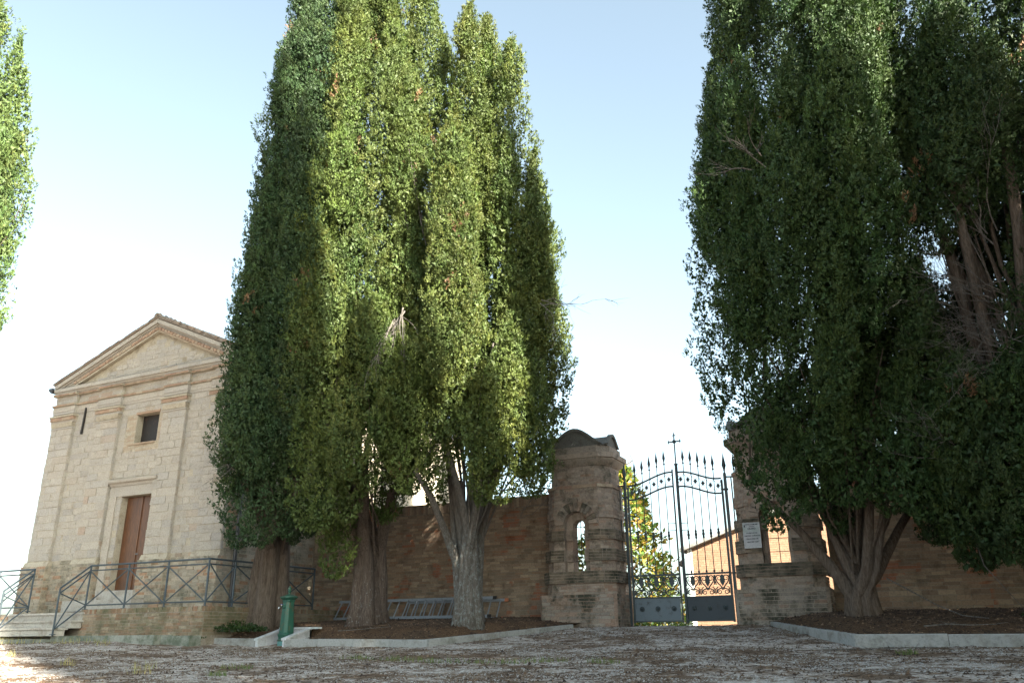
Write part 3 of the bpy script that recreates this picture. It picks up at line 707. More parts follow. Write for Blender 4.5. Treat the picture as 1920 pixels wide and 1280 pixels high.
# marble notice on the right pier
pq = thing('marble_plaque', 'white marble notice with dark lettering fixed to the right gate pier', 'plaque', (3.25, -.95, 1.9))
k = MB(); k.box(3.05, 3.43, -1.005, -.985, 1.61, 2.17); k.build('slab', 'white_marble', pq)
yq = -1.0065
k = MB()
for i in range(4): k.box(3.08+.004*i, 3.105-.004*i, yq-.001, yq+.001, 2.10+.011*i, 2.109+.011*i)
k.lathe_y([(.0155, 0), (.0155, .0015)], (3.0925, yq+.001, 2.088), 12)
k.build('coat_of_arms', 'ink', pq)
for tx, z, s_ in (('CITTA\u0300 COMUNE', 2.115, .038), ('di cimitero', 2.075, .026), ('ORARIO', 2.02, .048), ('DI APERTURA DEL', 1.93, .03), ('CIMITERO COMUNALE', 1.868, .034), ('DALLE ORE 7,00', 1.80, .036), ('ALLE ORE 19,00', 1.735, .036)):
    text(tx, (3.245, yq-.001, z), s_, 'ink', pq, bold=.0012)

# ------------------------------------------------------------------ gate
def spear(mb, x, z, s=1.25):
    mb.lathe([(.007*s, 0), (.02*s, .012*s), (.02*s, .028*s), (.009*s, .045*s), (.016*s, .09*s), (.030*s, .14*s), (.022*s, .19*s), (.008*s, .27*s), (.0, .33*s)], (x, 0, z), 8)
def curve_z(t): return sm(.05, .95, t)
def gate_leaf(label, hinge, rz, sgn, Wd, sheet, stile_tall):
    root = thing('gate_leaf', label, 'gate leaf', hinge, rz); root['_local'] = 1
    X = lambda x: sgn*x
    b0 = lambda nm, mb, mt='gate_iron', sm_=False: mb.build(nm, mt, root, smooth=sm_, world=False)
    k = MB(); k.bar((X(.03), 0, .08), (X(.03), 0, 3.36), .045); b0('hinge_stile', k)
    k = MB()
    if stile_tall: k.tube([(X(Wd), 0, .06), (X(Wd), 0, 3.88)], .038, 10); k.lathe([(.05, 0), (.05, .03)], (X(Wd), 0, 3.86), 10)
    else: k.bar((X(Wd), 0, .08), (X(Wd), 0, 3.74), .035)
    b0('meeting_stile', k)
    rail = lambda t: 3.40+.27*curve_z(t)
    for off in (0, -.36):
        k = MB(); k.tube([(X(.04+(Wd-.05)*i/16), 0, rail(i/16)+off*(1-.0)+(.09 if off else 0)*0) for i in range(17)], .022, 6); b0('curved_rail', k)
    nb = 5
    for i in range(nb):
        x = .03+(Wd-.03)*(i+1)/(nb+1); t = x/Wd; k = MB()
        k.tube([(X(x), 0, 1.17), (X(x), 0, rail(t)+.22)], .0115, 6); spear(k, X(x), rail(t)+.2); 
        k.lathe([(.012, 0), (.031, .03), (.022, .06), (.036, .11), (.022, .16), (.031, .19), (.012, .22)], (X(x), 0, 2.0), 8)
        k.lathe([(.028, 0), (.028, .02), (.012, .06)], (X(x), 0, 1.21), 8)
        b0('spear_bar', k)
    for i in range(nb+1):                                    # rosettes in crossed wires
        xa = .03+(Wd-.03)*i/(nb+1); xb = .03+(Wd-.03)*(i+1)/(nb+1); xm = (xa+xb)/2; zc = rail(xm/Wd)-.18
        k = MB(); s_ = .068
        pts = []
        for j in range(16):
            a = 2*math.pi*j/16; r = s_*(1.0 if j % 4 == 0 else (.62 if j % 2 == 0 else .5)); pts.append((X(xm)+r*math.cos(a), zc+r*1.15*math.sin(a)))
        k.prism_y(pts, -.012, .012)
        b0('rosette', k)
        k = MB(); k.bar((X(xa), .0, zc+.15), (X(xb), .0, zc-.15), .008); k.bar((X(xa), .006, zc-.15), (X(xb), .006, zc+.15), .008); b0('cross_wire', k)
    for z, w_ in ((1.18, .045), (.655, .035), (.115, .03)):
        k = MB(); k.bar((X(.03), 0, z), (X(Wd), 0, z), w_); b0('rail', k)
    # scroll work panel
    k = MB(); nu = 3; uw = (Wd-.07)/nu; z0 = .675; hh_ = .485
    def sp(cx_, cz, r, a0, turns, dirn, n_=16): 
        return [(X(cx_+r*(1-.72*i/n_)*math.cos(a0+dirn*turns*2*math.pi*i/n_)), 0, cz+r*(1-.72*i/n_)*math.sin(a0+dirn*turns*2*math.pi*i/n_)) for i in range(n_+1)]
    for u_ in range(nu):
        c_ = .05+uw*(u_+.5)
        for s_ in (-1, 1):
            topc = (c_+s_*uw*.24, z0+hh_*.80); botc = (c_+s_*uw*.22, z0+hh_*.17); rr = uw*.20
            p1 = sp(topc[0], topc[1], rr, 0 if s_ > 0 else math.pi, 1.25, 1 if s_ > 0 else -1)
            p0 = [(X(c_+s_*.012), 0, z0+.12), (X(c_+s_*uw*.12), 0, z0+hh_*.42), (X(c_+s_*uw*.36), 0, z0+hh_*.62)]
            k.tube(p0+p1, [.016]*3+[.0165-.0005*i for i in range(17)], 5)
            p2 = sp(botc[0], botc[1], rr*.85, math.pi/2, 1.3, -1 if s_ > 0 else 1)
            k.tube([(X(c_+s_*.01), 0, z0+hh_*.36)]+p2, [.015]+[.0155-.0005*i for i in range(17)], 5)
            k.tube([(X(c_+s_*uw*.42), 0, z0+hh_*.32), (X(c_+s_*uw*.5), 0, z0+hh_*.30), (X(c_+s_*uw*.5), 0, z0+hh_*.05)], .014, 5)
            k.tube([(X(c_+s_*uw*.30), 0, z0+hh_*.40), (X(c_+s_*uw*.40), 0, z0+hh_*.36), (X(c_+s_*uw*.42), 0, z0+hh_*.10)], .013, 5)
            k.tube([(X(c_+s_*uw*.43), 0, z0+hh_*.5), (X(c_+s_*uw*.5), 0, z0+hh_*.72), (X(c_+s_*uw*.47), 0, z0+hh_*.96)], .016, 5)
        k.prism_y([(X(c_-.045), z0+hh_*.92), (X(c_-.06), z0+hh_*.62), (X(c_), z0+hh_*.42), (X(c_+.06), z0+hh_*.62), (X(c_+.045), z0+hh_*.92), (X(c_), z0+hh_*.98)][::int(sgn)], -.008, .008)
        k.lathe_y([(.018, -.012), (.018, .012)], (X(c_), 0, z0+hh_*.34), 8)
    b0('scroll_panel', k)
    k = MB(); k.box(min(X(.05), X(Wd-.03)), max(X(.05), X(Wd-.03)), -.004, .004, .12, .65); b0('sheet_panel', k, sheet)
    for i in range(3):
        x = .03+(Wd-.03)*(i+.5)/3; k = MB()
        k.lathe_y([(.062, .0), (.062, .012), (.052, .02), (.046, .014), (.036, .016), (.030, .034), (.012, .045), (0, .047)], (X(x), -.004, .40), 16); b0('boss', k, 'gate_iron', True)
    k = MB()                                                  # lock box crossbars
    for z in (2.23, 2.40): k.bar((X(Wd-.2), 0, z), (X(Wd), 0, z), .014)
    b0('lock_bar', k)
    if stile_tall:
        k = MB(); xx = X(Wd); z = 3.9
        k.tube([(xx, 0, z-.02), (xx, 0, 4.66)], .018, 8); k.tube([(xx-.155, 0, 4.46), (xx+.155, 0, 4.46)], .018, 8); k.lathe_y([(.05, -.016), (.05, .016)], (xx, 0, 4.46), 10)
        for dx, dz in ((0, .2), (.155, 0), (-.155, 0)):
            if dx: k.bar((xx+dx, 0, 4.46-.045), (xx+dx, 0, 4.46+.045), .02); k.tube([(xx+dx, 0, 4.46), (xx+dx*1.25, 0, 4.46)], [.016, .004], 6)
            else: k.bar((xx-.045, 0, 4.62), (xx+.045, 0, 4.62), .02); k.tube([(xx, 0, 4.66), (xx, 0, 4.71)], [.016, .004], 6)
        b0('cross', k)
    return root
gate_leaf('left leaf of the iron cemetery gate, pale blue-grey weathered sheet at its foot', (0.05, 0, 0), R(3), 1, 1.20, 'gate_sheet', False)
gate_leaf('right leaf of the iron cemetery gate, darker sheet, carrying the tall cross', (2.50, 0, 0), R(-8), -1, 1.18, 'dark_gate_sheet', True)
def gate_post(label, x, sgn):
    root = thing('gate_post', label, 'gate post', (x, 0, 0)); root['_local'] = 1
    k = MB(); k.bar((0, 0, -.05), (0, 0, 3.5), .065); k.lathe([(.06, 0), (.06, .03)], (0, 0, 1.15), 8); k.lathe([(.06, 0), (.06, .04)], (0, 0, 3.1), 8); k.build('post', 'gate_iron', root, world=False)
    k = MB(); spear(k, 0, 3.46, 1.75); k.build('finial', 'gate_iron', root, world=False, smooth=True)
    k = MB(); k.bar((sgn*.14, .02, 0.05), (sgn*.14, .02, 3.42), .028); k.build('side_stile', 'gate_iron', root, world=False)
    k = MB(); k.bar((0, 0, 3.42), (sgn*.36, 0, 3.40), .035); k.build('wall_arm', 'gate_iron', root, world=False)
    k = MB(); k.tube([(sgn*.24, -.05, 1.22), (sgn*.24, -.05, 3.6)], .01, 6); k.lathe([(.01, 0), (.026, .05), (.018, .1), (.026, .16), (.01, .22)], (sgn*.24, -.05, 2.05), 8)
    mb2 = MB(); spear(mb2, sgn*.24, 3.56); k.add([(a, b_-.05, c) for a, b_, c in mb2.v], mb2.f); k.build('side_bar', 'gate_iron', root, world=False)
gate_post('left gate post with a large spear finial, next to the fully visible pier', 0, -1)
gate_post('right gate post with a large spear finial, next to the pier with the marble notice', 2.56, 1)

# ------------------------------------------------------------------ drinking fountain and its surround
fo = thing('drinking_fountain', 'green cast iron drinking fountain with a pointed finial and a small tap', 'fountain', (-6.74, -4.62, -.39), R(-12)); fo['_local'] = 1
k = MB(); k.prism(chamf(0, 0, .15, .05), 0, .13); k.build('foot_block', 'hydrant_foot', fo, world=False)
def octl(h, z): return [(x, y, z) for x, y in chamf(0, 0, h, h*.42)]
k = MB(); k.loft([octl(*q) for q in ((.16, .13), (.165, .16), (.145, .19), (.15, .23), (.168, .26), (.168, .28), (.14, .31), (.142, .32), (.112, .96), (.112, .98))]); k.build('column', 'hydrant_green', fo, world=False)
k = MB(); k.loft([octl(*q) for q in ((.118, .98), (.125, 1.0), (.122, 1.02), (.17, 1.07), (.178, 1.075), (.178, 1.10), (.10, 1.13), (.05, 1.15))]); k.build('capital', 'hydrant_green', fo, world=False)
k = MB(); k.lathe([(.035, 1.14), (.028, 1.17), (.03, 1.2), (.045, 1.215), (.045, 1.225), (.028, 1.235), (.048, 1.26), (.035, 1.30), (.0, 1.36)], (0, 0, 0), 12); k.build('finial', 'hydrant_green', fo, world=False, smooth=True)
k = MB(); k.lathe_y([(.05, 0), (.05, .015), (.035, .02), (.03, .03), (.0, .03)], (-.01, -.115, .88), 14); k.build('tap_rosette', 'hydrant_green', fo, world=False)
k = MB(); k.tube([(-.01, -.13, .88), (-.01, -.22, .88), (-.01, -.25, .865), (-.01, -.255, .83)], .013, 8); k.tube([(-.01, -.19, .88), (-.01, -.19, .92)], .01, 8); k.build('tap', 'brass', fo, world=False)
k = MB(); k.box(-.045, .025, -.2, -.18, .92, .93); k.build('tap_handle', 'blue_handle', fo, world=False)
su = thing('fountain_surround', 'pale marble open box let into the kerb around the green fountain', 'basin surround', (-6.9, -4.6, -.4))
XA, XB = -7.30, -6.47
k = MB(); k.box(XA, XB, -4.95, -4.1, -.46, -.388); k.build('floor_slab', 'concrete', su)
for xa, xb in ((XA-.0, XA+.07), (XB-.04, XB+.03)):
    k = MB(); k.prism_x([(-4.99, -.46), (-4.1, -.46), (-4.1, .0), (-4.99, -.235)][::-1], xa, xb); k.build('side_wall', 'white_marble', su)
    k = MB(); k.prism_x([(-5.01, -.238), (-4.08, .003), (-4.08, .045), (-5.01, -.196)][::-1], xa-.03, xb+.03); k.build('coping', 'white_marble', su)
k = MB(); k.box(XA, XB+.03, -4.16, -4.10, -.46, .0); k.build('back_wall', 'white_marble', su)
k = MB(); k.box(XA-.03, XB+.30, -4.2, -4.07, .003, .045); k.build('back_coping', 'white_marble', su)

# ------------------------------------------------------------------ ladders
def ladder(label, xa, xb, yb, yt, zb, zt_, step, off):
    root = thing('aluminium_ladder', label, 'ladder', (xa, yb, zb), group='ladders lying on their side at the foot of the wall')
    for y, z in ((yb, zb), (yt, zt_)):
        k = MB(); k.prism_x([(y-.012, z-.035), (y+.012, z-.035), (y+.03, z+.035), (y+.006, z+.035)][::-1], xa, xb); k.build('stringer', 'aluminium', root)
        k = MB(); k.prism_x([(y-.018, z-.04), (y+.014, z-.04), (y+.034, z+.04), (y+.002, z+.04)][::-1], xb, xb+.10); k.build('end_foot', 'orange_plastic' if xb > -3.4 else 'dark_iron', root)
    x = xa+off
    while x < xb-.08:
        k = MB(); k.tube([(x, yb, zb), (x, yt, zt_)], .019, 6); k.build('rung', 'aluminium', root); x += step
    return root
ladder('aluminium ladder on its side against the brick wall, the longer front one reaching furthest left', -8.62, -3.66, -.62, -.30, .30, .76, .28, .12)
ladder('aluminium ladder on its side, the shorter rear one with orange plastic ends', -6.35, -3.38, -.42, -.17, .24, .70, .28, .05)

# ------------------------------------------------------------------ trees
def frond_templates(nv=10, K=17, seed=1):
    rg = np.random.RandomState(seed); out = []
    for _ in range(nv):
        h = rg.rand(K)**.8; fa = rg.rand(5)*2*math.pi; fan = rg.randint(0, 5, K); phi = fa[fan]+rg.randn(K)*.5
        rad = .26*np.sin(np.pi*np.clip(h, .03, 1)**.7)*(.4+.6*rg.rand(K))
        pos = np.stack([rad*np.cos(phi), rad*np.sin(phi), h*.82], 1)
        d = np.stack([np.cos(phi)*.6, np.sin(phi)*.6, np.ones(K)], 1)+rg.randn(K, 3)*.3; d /= np.linalg.norm(d, axis=1)[:, None]
        oo = np.stack([np.cos(phi), np.sin(phi), np.full(K, .15)], 1)+rg.randn(K, 3)*.22
        wv = np.cross(d, oo); wv /= np.linalg.norm(wv, axis=1)[:, None]
        ln = (.22+.14*rg.rand(K))[:, None]; wd = (.042+.028*rg.rand(K))[:, None]
        out.append(np.stack([pos-wv*wd, pos+wv*wd, pos+d*ln], 1))
    return out
FT = frond_templates()
VIEW = np.array([.44, -.9, 0])
def env(t): return np.where(t < .14, (np.clip(t, 0, 1)/.14)**.5, np.clip(1-((t-.14)/.86)**1.9, 0, 1)**.8)
def flame(u): return np.where(u < .3, np.sin(np.clip(u, 0, 1)/.3*math.pi/2)**.6, np.clip(1-((u-.3)/.7)**1.7, 0, 1)**.9)
def crown_mesh(name, spires, seed, dens=60., size=.235, base_col=(.070, .115, .040), col_r=(.30, .56), brown=.012):
    rg = np.random.RandomState(seed); P = []; D = []; S = []; T = []; CV = []; CT = []
    sp_ = [(np.array(s[:3]), np.array(s[3:6]), s[6]) for s in spires]
    cols = []                                              # (bottom, top, radius): the upright plumes the crown is made of
    for si, (b0, t0, Rr) in enumerate(sp_):
        ax = t0-b0; H = np.linalg.norm(ax); ax = ax/H
        e1 = np.cross(ax, [0, 1, .01]); e1 /= np.linalg.norm(e1); e2 = np.cross(ax, e1)
        if Rr < .7: cols.append((b0, t0, Rr*.85, 1.)); 
        else: cols.append((b0+ax*H*.2, t0, Rr*.45, .6))
        n = int(2*math.pi*Rr*H*.75/1.95)
        for _ in range(n):
            t = rg.rand()*.93; e = float(env(np.array(t)))
            if rg.rand() > e**.5+.1: continue
            cr = rg.uniform(*col_r)*(1 if Rr > .7 else .7)*(1-.25*t); L = rg.uniform(2.2, 5.2)*(1-.35*t)*(.7 if Rr < .7 else 1)
            th = rg.rand()*2*math.pi; o = e1*math.cos(th)+e2*math.sin(th)
            if o @ VIEW < -.5 and rg.rand() < .5: continue
            ra = max(Rr*e-cr*.75, 0)*rg.uniform(.72, 1.12); t1 = min(t+L/H, 1.); rb = max(Rr*float(env(np.array(min(t1, .985))))-cr*.35, 0)*rg.uniform(.9, 1.1)
            cb = b0+ax*(t*H)+o*ra-ax*cr*.3; ct = b0+ax*(t1*H)+o*rb+ax*rg.uniform(0, .4)
            mid = (cb+ct)/2; bury = False
            for sj, (b1, tt1, R1) in enumerate(sp_):
                if sj == si: continue
                a1 = tt1-b1; H1 = np.linalg.norm(a1); a1 = a1/H1; q = mid-b1; tt = (q@a1)/H1
                if .05 < tt < .9 and np.linalg.norm(q-a1*tt*H1) < R1*float(env(np.array(tt)))*(.62 if R1 > .7 else .8): bury = True
            if not bury: cols.append((cb, ct, cr, 1.))
    for cb, ct, cr, dn in cols:
        ax = ct-cb; H = np.linalg.norm(ax)
        if H < .6: continue
        ax = ax/H; o1 = np.cross(ax, [0, 1., .01]); o1 /= np.linalg.norm(o1); o2 = np.cross(ax, o1)
        ph0 = rg.rand(3)*6.28; bend = (o1*rg.randn()+o2*rg.randn())*.07*H*.3
        def surf(u, ph, k):                                # lumpy flame surface
            rr = cr*flame(u)*(1+.24*np.sin(2*ph+u*H*2.1+ph0[0])+.20*np.sin(3*ph-u*H*3.6+ph0[1])+.15*np.sin(u*H*5.5+ph*1+ph0[2]))*k
            return cb+ax*(u*H)[:, None]+bend*np.sin(u*math.pi)[:, None]+(o1*np.cos(ph)[:, None]+o2*np.sin(ph)[:, None])*rr[:, None]
        n = int(dens*dn*2*math.pi*cr*H*.72); u = rg.rand(n)**1.12; u = u[rg.rand(n) < np.maximum(flame(u), .35)]; n = len(u); ph = rg.rand(n)*2*math.pi
        out = o1*np.cos(ph)[:, None]+o2*np.sin(ph)[:, None]
        kp = (out @ VIEW > -.3) | (rg.rand(n) < .12) | (u < .10); u, ph, out = u[kp], ph[kp], out[kp]; n = len(u)
        cl = np.sin(u*H*11+ph0[0])*np.sin(ph*cr*13+u*H*4+ph0[1])+.6*np.sin(u*H*19+ph*2+ph0[2])*np.sin(ph*cr*23+ph0[0])
        kp = rg.rand(n) < .84+.34*cl; u, ph, out, cl = u[kp], ph[kp], out[kp], cl[kp]; n = len(u)
        if n < 3: continue
        pp = surf(u, ph, rg.uniform(.82, .96, n)+.17*cl)
        dd = ax*1.0+out*rg.uniform(.22, .62, (n, 1))+rg.randn(n, 3)*.12; dd /= np.linalg.norm(dd, axis=1)[:, None]
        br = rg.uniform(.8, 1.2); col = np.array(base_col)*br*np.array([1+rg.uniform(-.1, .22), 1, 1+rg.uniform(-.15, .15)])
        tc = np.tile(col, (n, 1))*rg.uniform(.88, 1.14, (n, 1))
        if rg.rand() < .16:                                # a patch of died-back sprays
            uc, pc = rg.rand(), rg.rand()*6.28; hit = (np.abs(u-uc)*H < .28) & (np.cos(ph-pc) > .45) & (rg.rand(n) < .7); tc[hit] = np.array((.16, .095, .055))*rg.uniform(.6, 1.4, (hit.sum(), 1))
        P.append(pp); D.append(dd); S.append(size*rg.uniform(.65, 1.2, n)); T.append(tc)
        ni = int(2*math.pi*cr*H*.72*190); ui = rg.rand(ni)*.94+.03; pi_ = rg.rand(ni)*2*math.pi     # dense inner twig-ends
        ci = surf(ui, pi_, 1-.55*rg.rand(ni)**1.5); ti = rg.randn(ni, 3, 3); ti[..., 2] *= 1.4; ti -= ti.mean(1, keepdims=True); ti /= np.linalg.norm(ti, axis=2, keepdims=True)
        CV.append(ci[:, None, :]+ti*rg.uniform(.035, .062, (ni, 1, 1))); CT.append(np.tile(np.array(base_col)*.85, (ni, 1))*rg.uniform(.7, 1.15, (ni, 1)))
    P = np.concatenate(P); D = np.concatenate(D); S = np.concatenate(S); T = np.concatenate(T); n = len(P)
    a = np.cross(D, rg.randn(n, 3)); a /= np.linalg.norm(a, axis=1)[:, None]; b_ = np.cross(D, a)
    M3 = np.stack([a, b_, D], 2)*S[:, None, None]
    tv = rg.randint(0, len(FT), n); verts = np.empty((n, FT[0].shape[0], 3, 3), np.float32)
    for q in range(len(FT)):
        ix = np.where(tv == q)[0]
        verts[ix] = np.einsum('nij,kvj->nkvi', M3[ix], FT[q])+P[ix][:, None, None, :]
    CV = np.concatenate(CV).astype(np.float32); CT = np.concatenate(CT); nc = len(CV)
    nt_ = n*FT[0].shape[0]+nc; co = np.concatenate([verts.reshape(-1, 3), CV.reshape(-1, 3)])
    me = bpy.data.meshes.new(name); me.vertices.add(nt_*3); me.vertices.foreach_set('co', co.ravel())
    me.loops.add(nt_*3); me.loops.foreach_set('vertex_index', np.arange(nt_*3, dtype=np.int32))
    me.polygons.add(nt_); me.polygons.foreach_set('loop_start', np.arange(0, nt_*3, 3, dtype=np.int32)); me.polygons.foreach_set('loop_total', np.full(nt_, 3, np.int32))
    me.update()
    at = me.attributes.new('tint', 'FLOAT_COLOR', 'POINT')
    tint = np.ones((n, FT[0].shape[0], 3, 4), np.float32); tint[..., :3] = T[:, None, None, :]
    tint[..., :3] *= rg.uniform(.88, 1.12, (n, FT[0].shape[0], 1, 1))
    tc = np.ones((nc, 3, 4), np.float32); tc[..., :3] = CT[:, None, :]
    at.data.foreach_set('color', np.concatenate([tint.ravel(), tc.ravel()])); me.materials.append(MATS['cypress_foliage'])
    print(name, len(cols), 'plumes', n, 'sprays', nt_, 'tris')
    return me, nt_

def twig(mb, p, d, L, r, depth, rg, spread=.5, droop=0.):
    p = Vector(p); d = Vector(d).normalized(); pts = [p]; n_ = 5
    for i in range(n_):
        d = (d+Vector((rg.uniform(-1, 1), rg.uniform(-1, 1), rg.uniform(-1, 1)-droop))*.30).normalized(); pts.append(pts[-1]+d*L/n_)
    mb.tube(pts, [r*(1-.75*i/n_) for i in range(n_+1)], 3 if r < .012 else 5, cap=False)
    if depth > 0:
        for _ in range(rg.randint(3, 5)):
            i = rg.randint(1, n_); q = pts[i]; dd = (d+Vector((rg.uniform(-1, 1), rg.uniform(-1, 1), rg.uniform(-.6, 1)))*spread).normalized()
            twig(mb, q, dd, L*rg.uniform(.4, .65), max(r*.45, .0035), depth-1, rg, spread, droop)

TRI = 0
def cypress(label, base, spires, seed, barkmat, stems, trunk_r, fork, dead=(), col=(.070, .115, .040), trunkfan=1., **kw):
    global TRI
    rg = random.Random(seed)
    root = thing('cypress_tree', label, 'cypress', base, group='tall cypresses along the cemetery wall')
    bx, by, bz = base
    sp2 = [(s[0]-bx, s[1]-by, s[2]-bz, s[3]-bx, s[4]-by, s[5]-bz, s[6]) for s in spires]
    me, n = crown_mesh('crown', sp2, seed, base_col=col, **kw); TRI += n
    cr = bpy.data.objects.new('crown', me); COL.objects.link(cr); cr.parent = root
    # trunk: a fused bundle of stems that fan out into the crown
    mb = MB()
    big = [q for q in spires if q[6] >= .9] or spires
    for i in range(stems):
        a = 2*math.pi*i/stems+rg.uniform(-.3, .3); s = big[i % len(big)]; rad0 = trunk_r*(.62 if i else 0)
        p0 = Vector((rad0*1.25*math.cos(a), rad0*1.25*math.sin(a), -.25)); p1 = Vector((rad0*math.cos(a), rad0*math.sin(a), .35))
        tgt = Vector((s[0]-bx, s[1]-by, s[2]-bz+rg.uniform(.8, 3.0))) + Vector((rg.uniform(-.5, .5), rg.uniform(-.4, .4), 0))*s[6]
        top = Vector((s[0]+(s[3]-s[0])*.6-bx, s[1]+(s[4]-s[1])*.6+.25-by, (s[2]+(s[5]-s[2])*.6)-bz))
        p2 = Vector((rad0*.85*math.cos(a+.3)+tgt.x*.10*trunkfan, rad0*.85*math.sin(a+.3)+tgt.y*.10, fork*rg.uniform(.75, 1.15)))
        pts = [p0, p1, p1.lerp(p2, .5)+Vector((rg.uniform(-.03, .03), rg.uniform(-.03, .03), 0)), p2, p2.lerp(tgt, .35)+Vector((0, 0, .12)), p2.lerp(tgt, .7)+Vector((rg.uniform(-.08, .08), 0, .1)), tgt, tgt.lerp(top, .5), top]
        r0 = trunk_r*rg.uniform(.42, .6)*(1.2 if i == 0 else 1)
        mb.tube(pts, [r0*1.6, r0*1.12, r0*.95, r0*.8, r0*.55, r0*.46, r0*.34, r0*.16, .012], 12, lobes=3, phase=rg.uniform(0, 6))
    mb.build('trunk', barkmat, root, smooth=True, world=False)
    mb = MB()                                               # thin branches at the fork
    for i in range(int(stems*3.2)):
        s = rg.choice(spires); a = rg.uniform(0, 6.28)
        p0 = Vector((trunk_r*.5*math.cos(a), trunk_r*.5*math.sin(a), fork*rg.uniform(.7, 1.3)))
        tgt = Vector((s[0]-bx+rg.uniform(-1, 1)*s[6]*.6, s[1]-by+rg.uniform(-1, 1)*s[6]*.6, s[2]-bz+rg.uniform(.6, 3.5)))
        mid = p0.lerp(tgt, .45)+Vector((rg.uniform(-.15, .15), rg.uniform(-.15, .15), rg.uniform(-.1, .25)))
        mid2 = p0.lerp(tgt, .75)+Vector((rg.uniform(-.1, .1), rg.uniform(-.1, .1), rg.uniform(0, .25)))
        mb.tube([p0, mid, mid2, tgt], [rg.uniform(.018, .04), .022, .018, .008], 5, cap=False)
    mb.build('branches', barkmat, root, smooth=True, world=False)
    for (p, d, L, r, cnt, sprd, drp) in dead:
        mb = MB()
        for _ in range(cnt):
            dd = Vector(d)+Vector((rg.uniform(-1, 1), rg.uniform(-1, 1), rg.uniform(-1, 1)))*sprd*.75
            twig(mb, Vector(p)-Vector(base)+Vector((rg.uniform(-.2, .2), rg.uniform(-.15, .15), rg.uniform(-.2, .2))), dd, L*rg.uniform(.7, 1.2), r, 2, rg, sprd, drp)
        mb.build('dead_branch', 'dead_twig', root, world=False)
    return root

SA = [(-7.9, -5.2, 1.7, -8.1, -5.2, 5.0, .6), (-7.2, -5.3, 1.7, -7.3, -5.3, 5.0, .62), (-6.5, -5.1, 1.9, -6.6, -5.1, 5.0, .55), (-7.3, -4.00, 2.0, -8.15, -4.00, 22.41, 1.6), (-7.4, -4.90, 1.8, -8.1, -4.90, 15.6, 1.15), (-7.95, -5.00, 1.8, -8.3, -5.00, 11.2, .95), (-6.46, -4.60, 1.9, -6.77, -4.60, 20.14, 1.30), (-6.22, -5.60, 4.08, -6.61, -5.60, 7.91, 0.50), (-8.15, -5.10, 1.75, -8.65, -5.10, 7.6, 0.70), (-7.43, -4.60, 3.47, -8.27, -4.60, 18.25, 1.10), (-6.94, -5.30, 1.84, -7.71, -5.30, 8.12, 1.10)]
SB = [(-5.19, -4.00, 1.6, -6.04, -4.00, 21.01, 1.50), (-4.33, -4.30, 1.9, -4.93, -4.30, 18.34, 1.00), (-5.23, -4.80, 1.85, -6.02, -4.80, 18.78, 1.00), (-5.49, -5.20, 1.6, -5.33, -5.20, 9.62, 1.00), (-4.18, -5.20, 1.6, -4.38, -5.20, 7.52, 1.00), (-5.77, -5.00, 3.27, -6.23, -5.00, 12.89, 0.90), (-3.42, -5.00, 1.75, -3.47, -5.00, 6.33, 0.80), (-5.70, -4.30, 1.02, -5.67, -4.30, 2.99, 0.45)]
SCs = [(-0.75, -4.2, 2.5, -0.6, -4.2, 5.6, .62), (-1.3, -4.6, 2.35, -1.2, -4.6, 5.0, .6), (-0.95, -3.6, 2.6, -0.75, -3.6, 6.8, .78), (-3.95, -3.20, 2.62, -4.53, -3.20, 20.61, 1.40), (-2.66, -3.80, 2.82, -2.60, -3.80, 16.57, 1.15), (-1.68, -3.30, 3.18, -1.57, -3.30, 15.26, 1.10), (-2.45, -2.60, 3.36, -2.69, -2.60, 17.30, 1.00), (-1.25, -3.30, 2.88, -0.85, -3.30, 12.1, 0.85), (-2.18, -5.00, 2.96, -2.09, -5.00, 7.42, 0.75), (-2.19, -4.90, 4.15, -2.44, -4.90, 12.03, 0.75), (-1.0, -3.40, 3.08, -0.62, -3.40, 9.6, 0.65), (-3.51, -4.70, 2.76, -3.68, -4.70, 9.46, 0.85), (-1.15, -4.70, 2.45, -0.95, -4.70, 6.2, 0.75), (-2.86, -4.60, 2.03, -2.89, -4.60, 5.57, 0.90), (-1.74, -4.60, 2.41, -1.49, -4.60, 5.37, 0.90), (-3.87, -4.60, 9.71, -4.05, -4.60, 14.01, 0.55)]
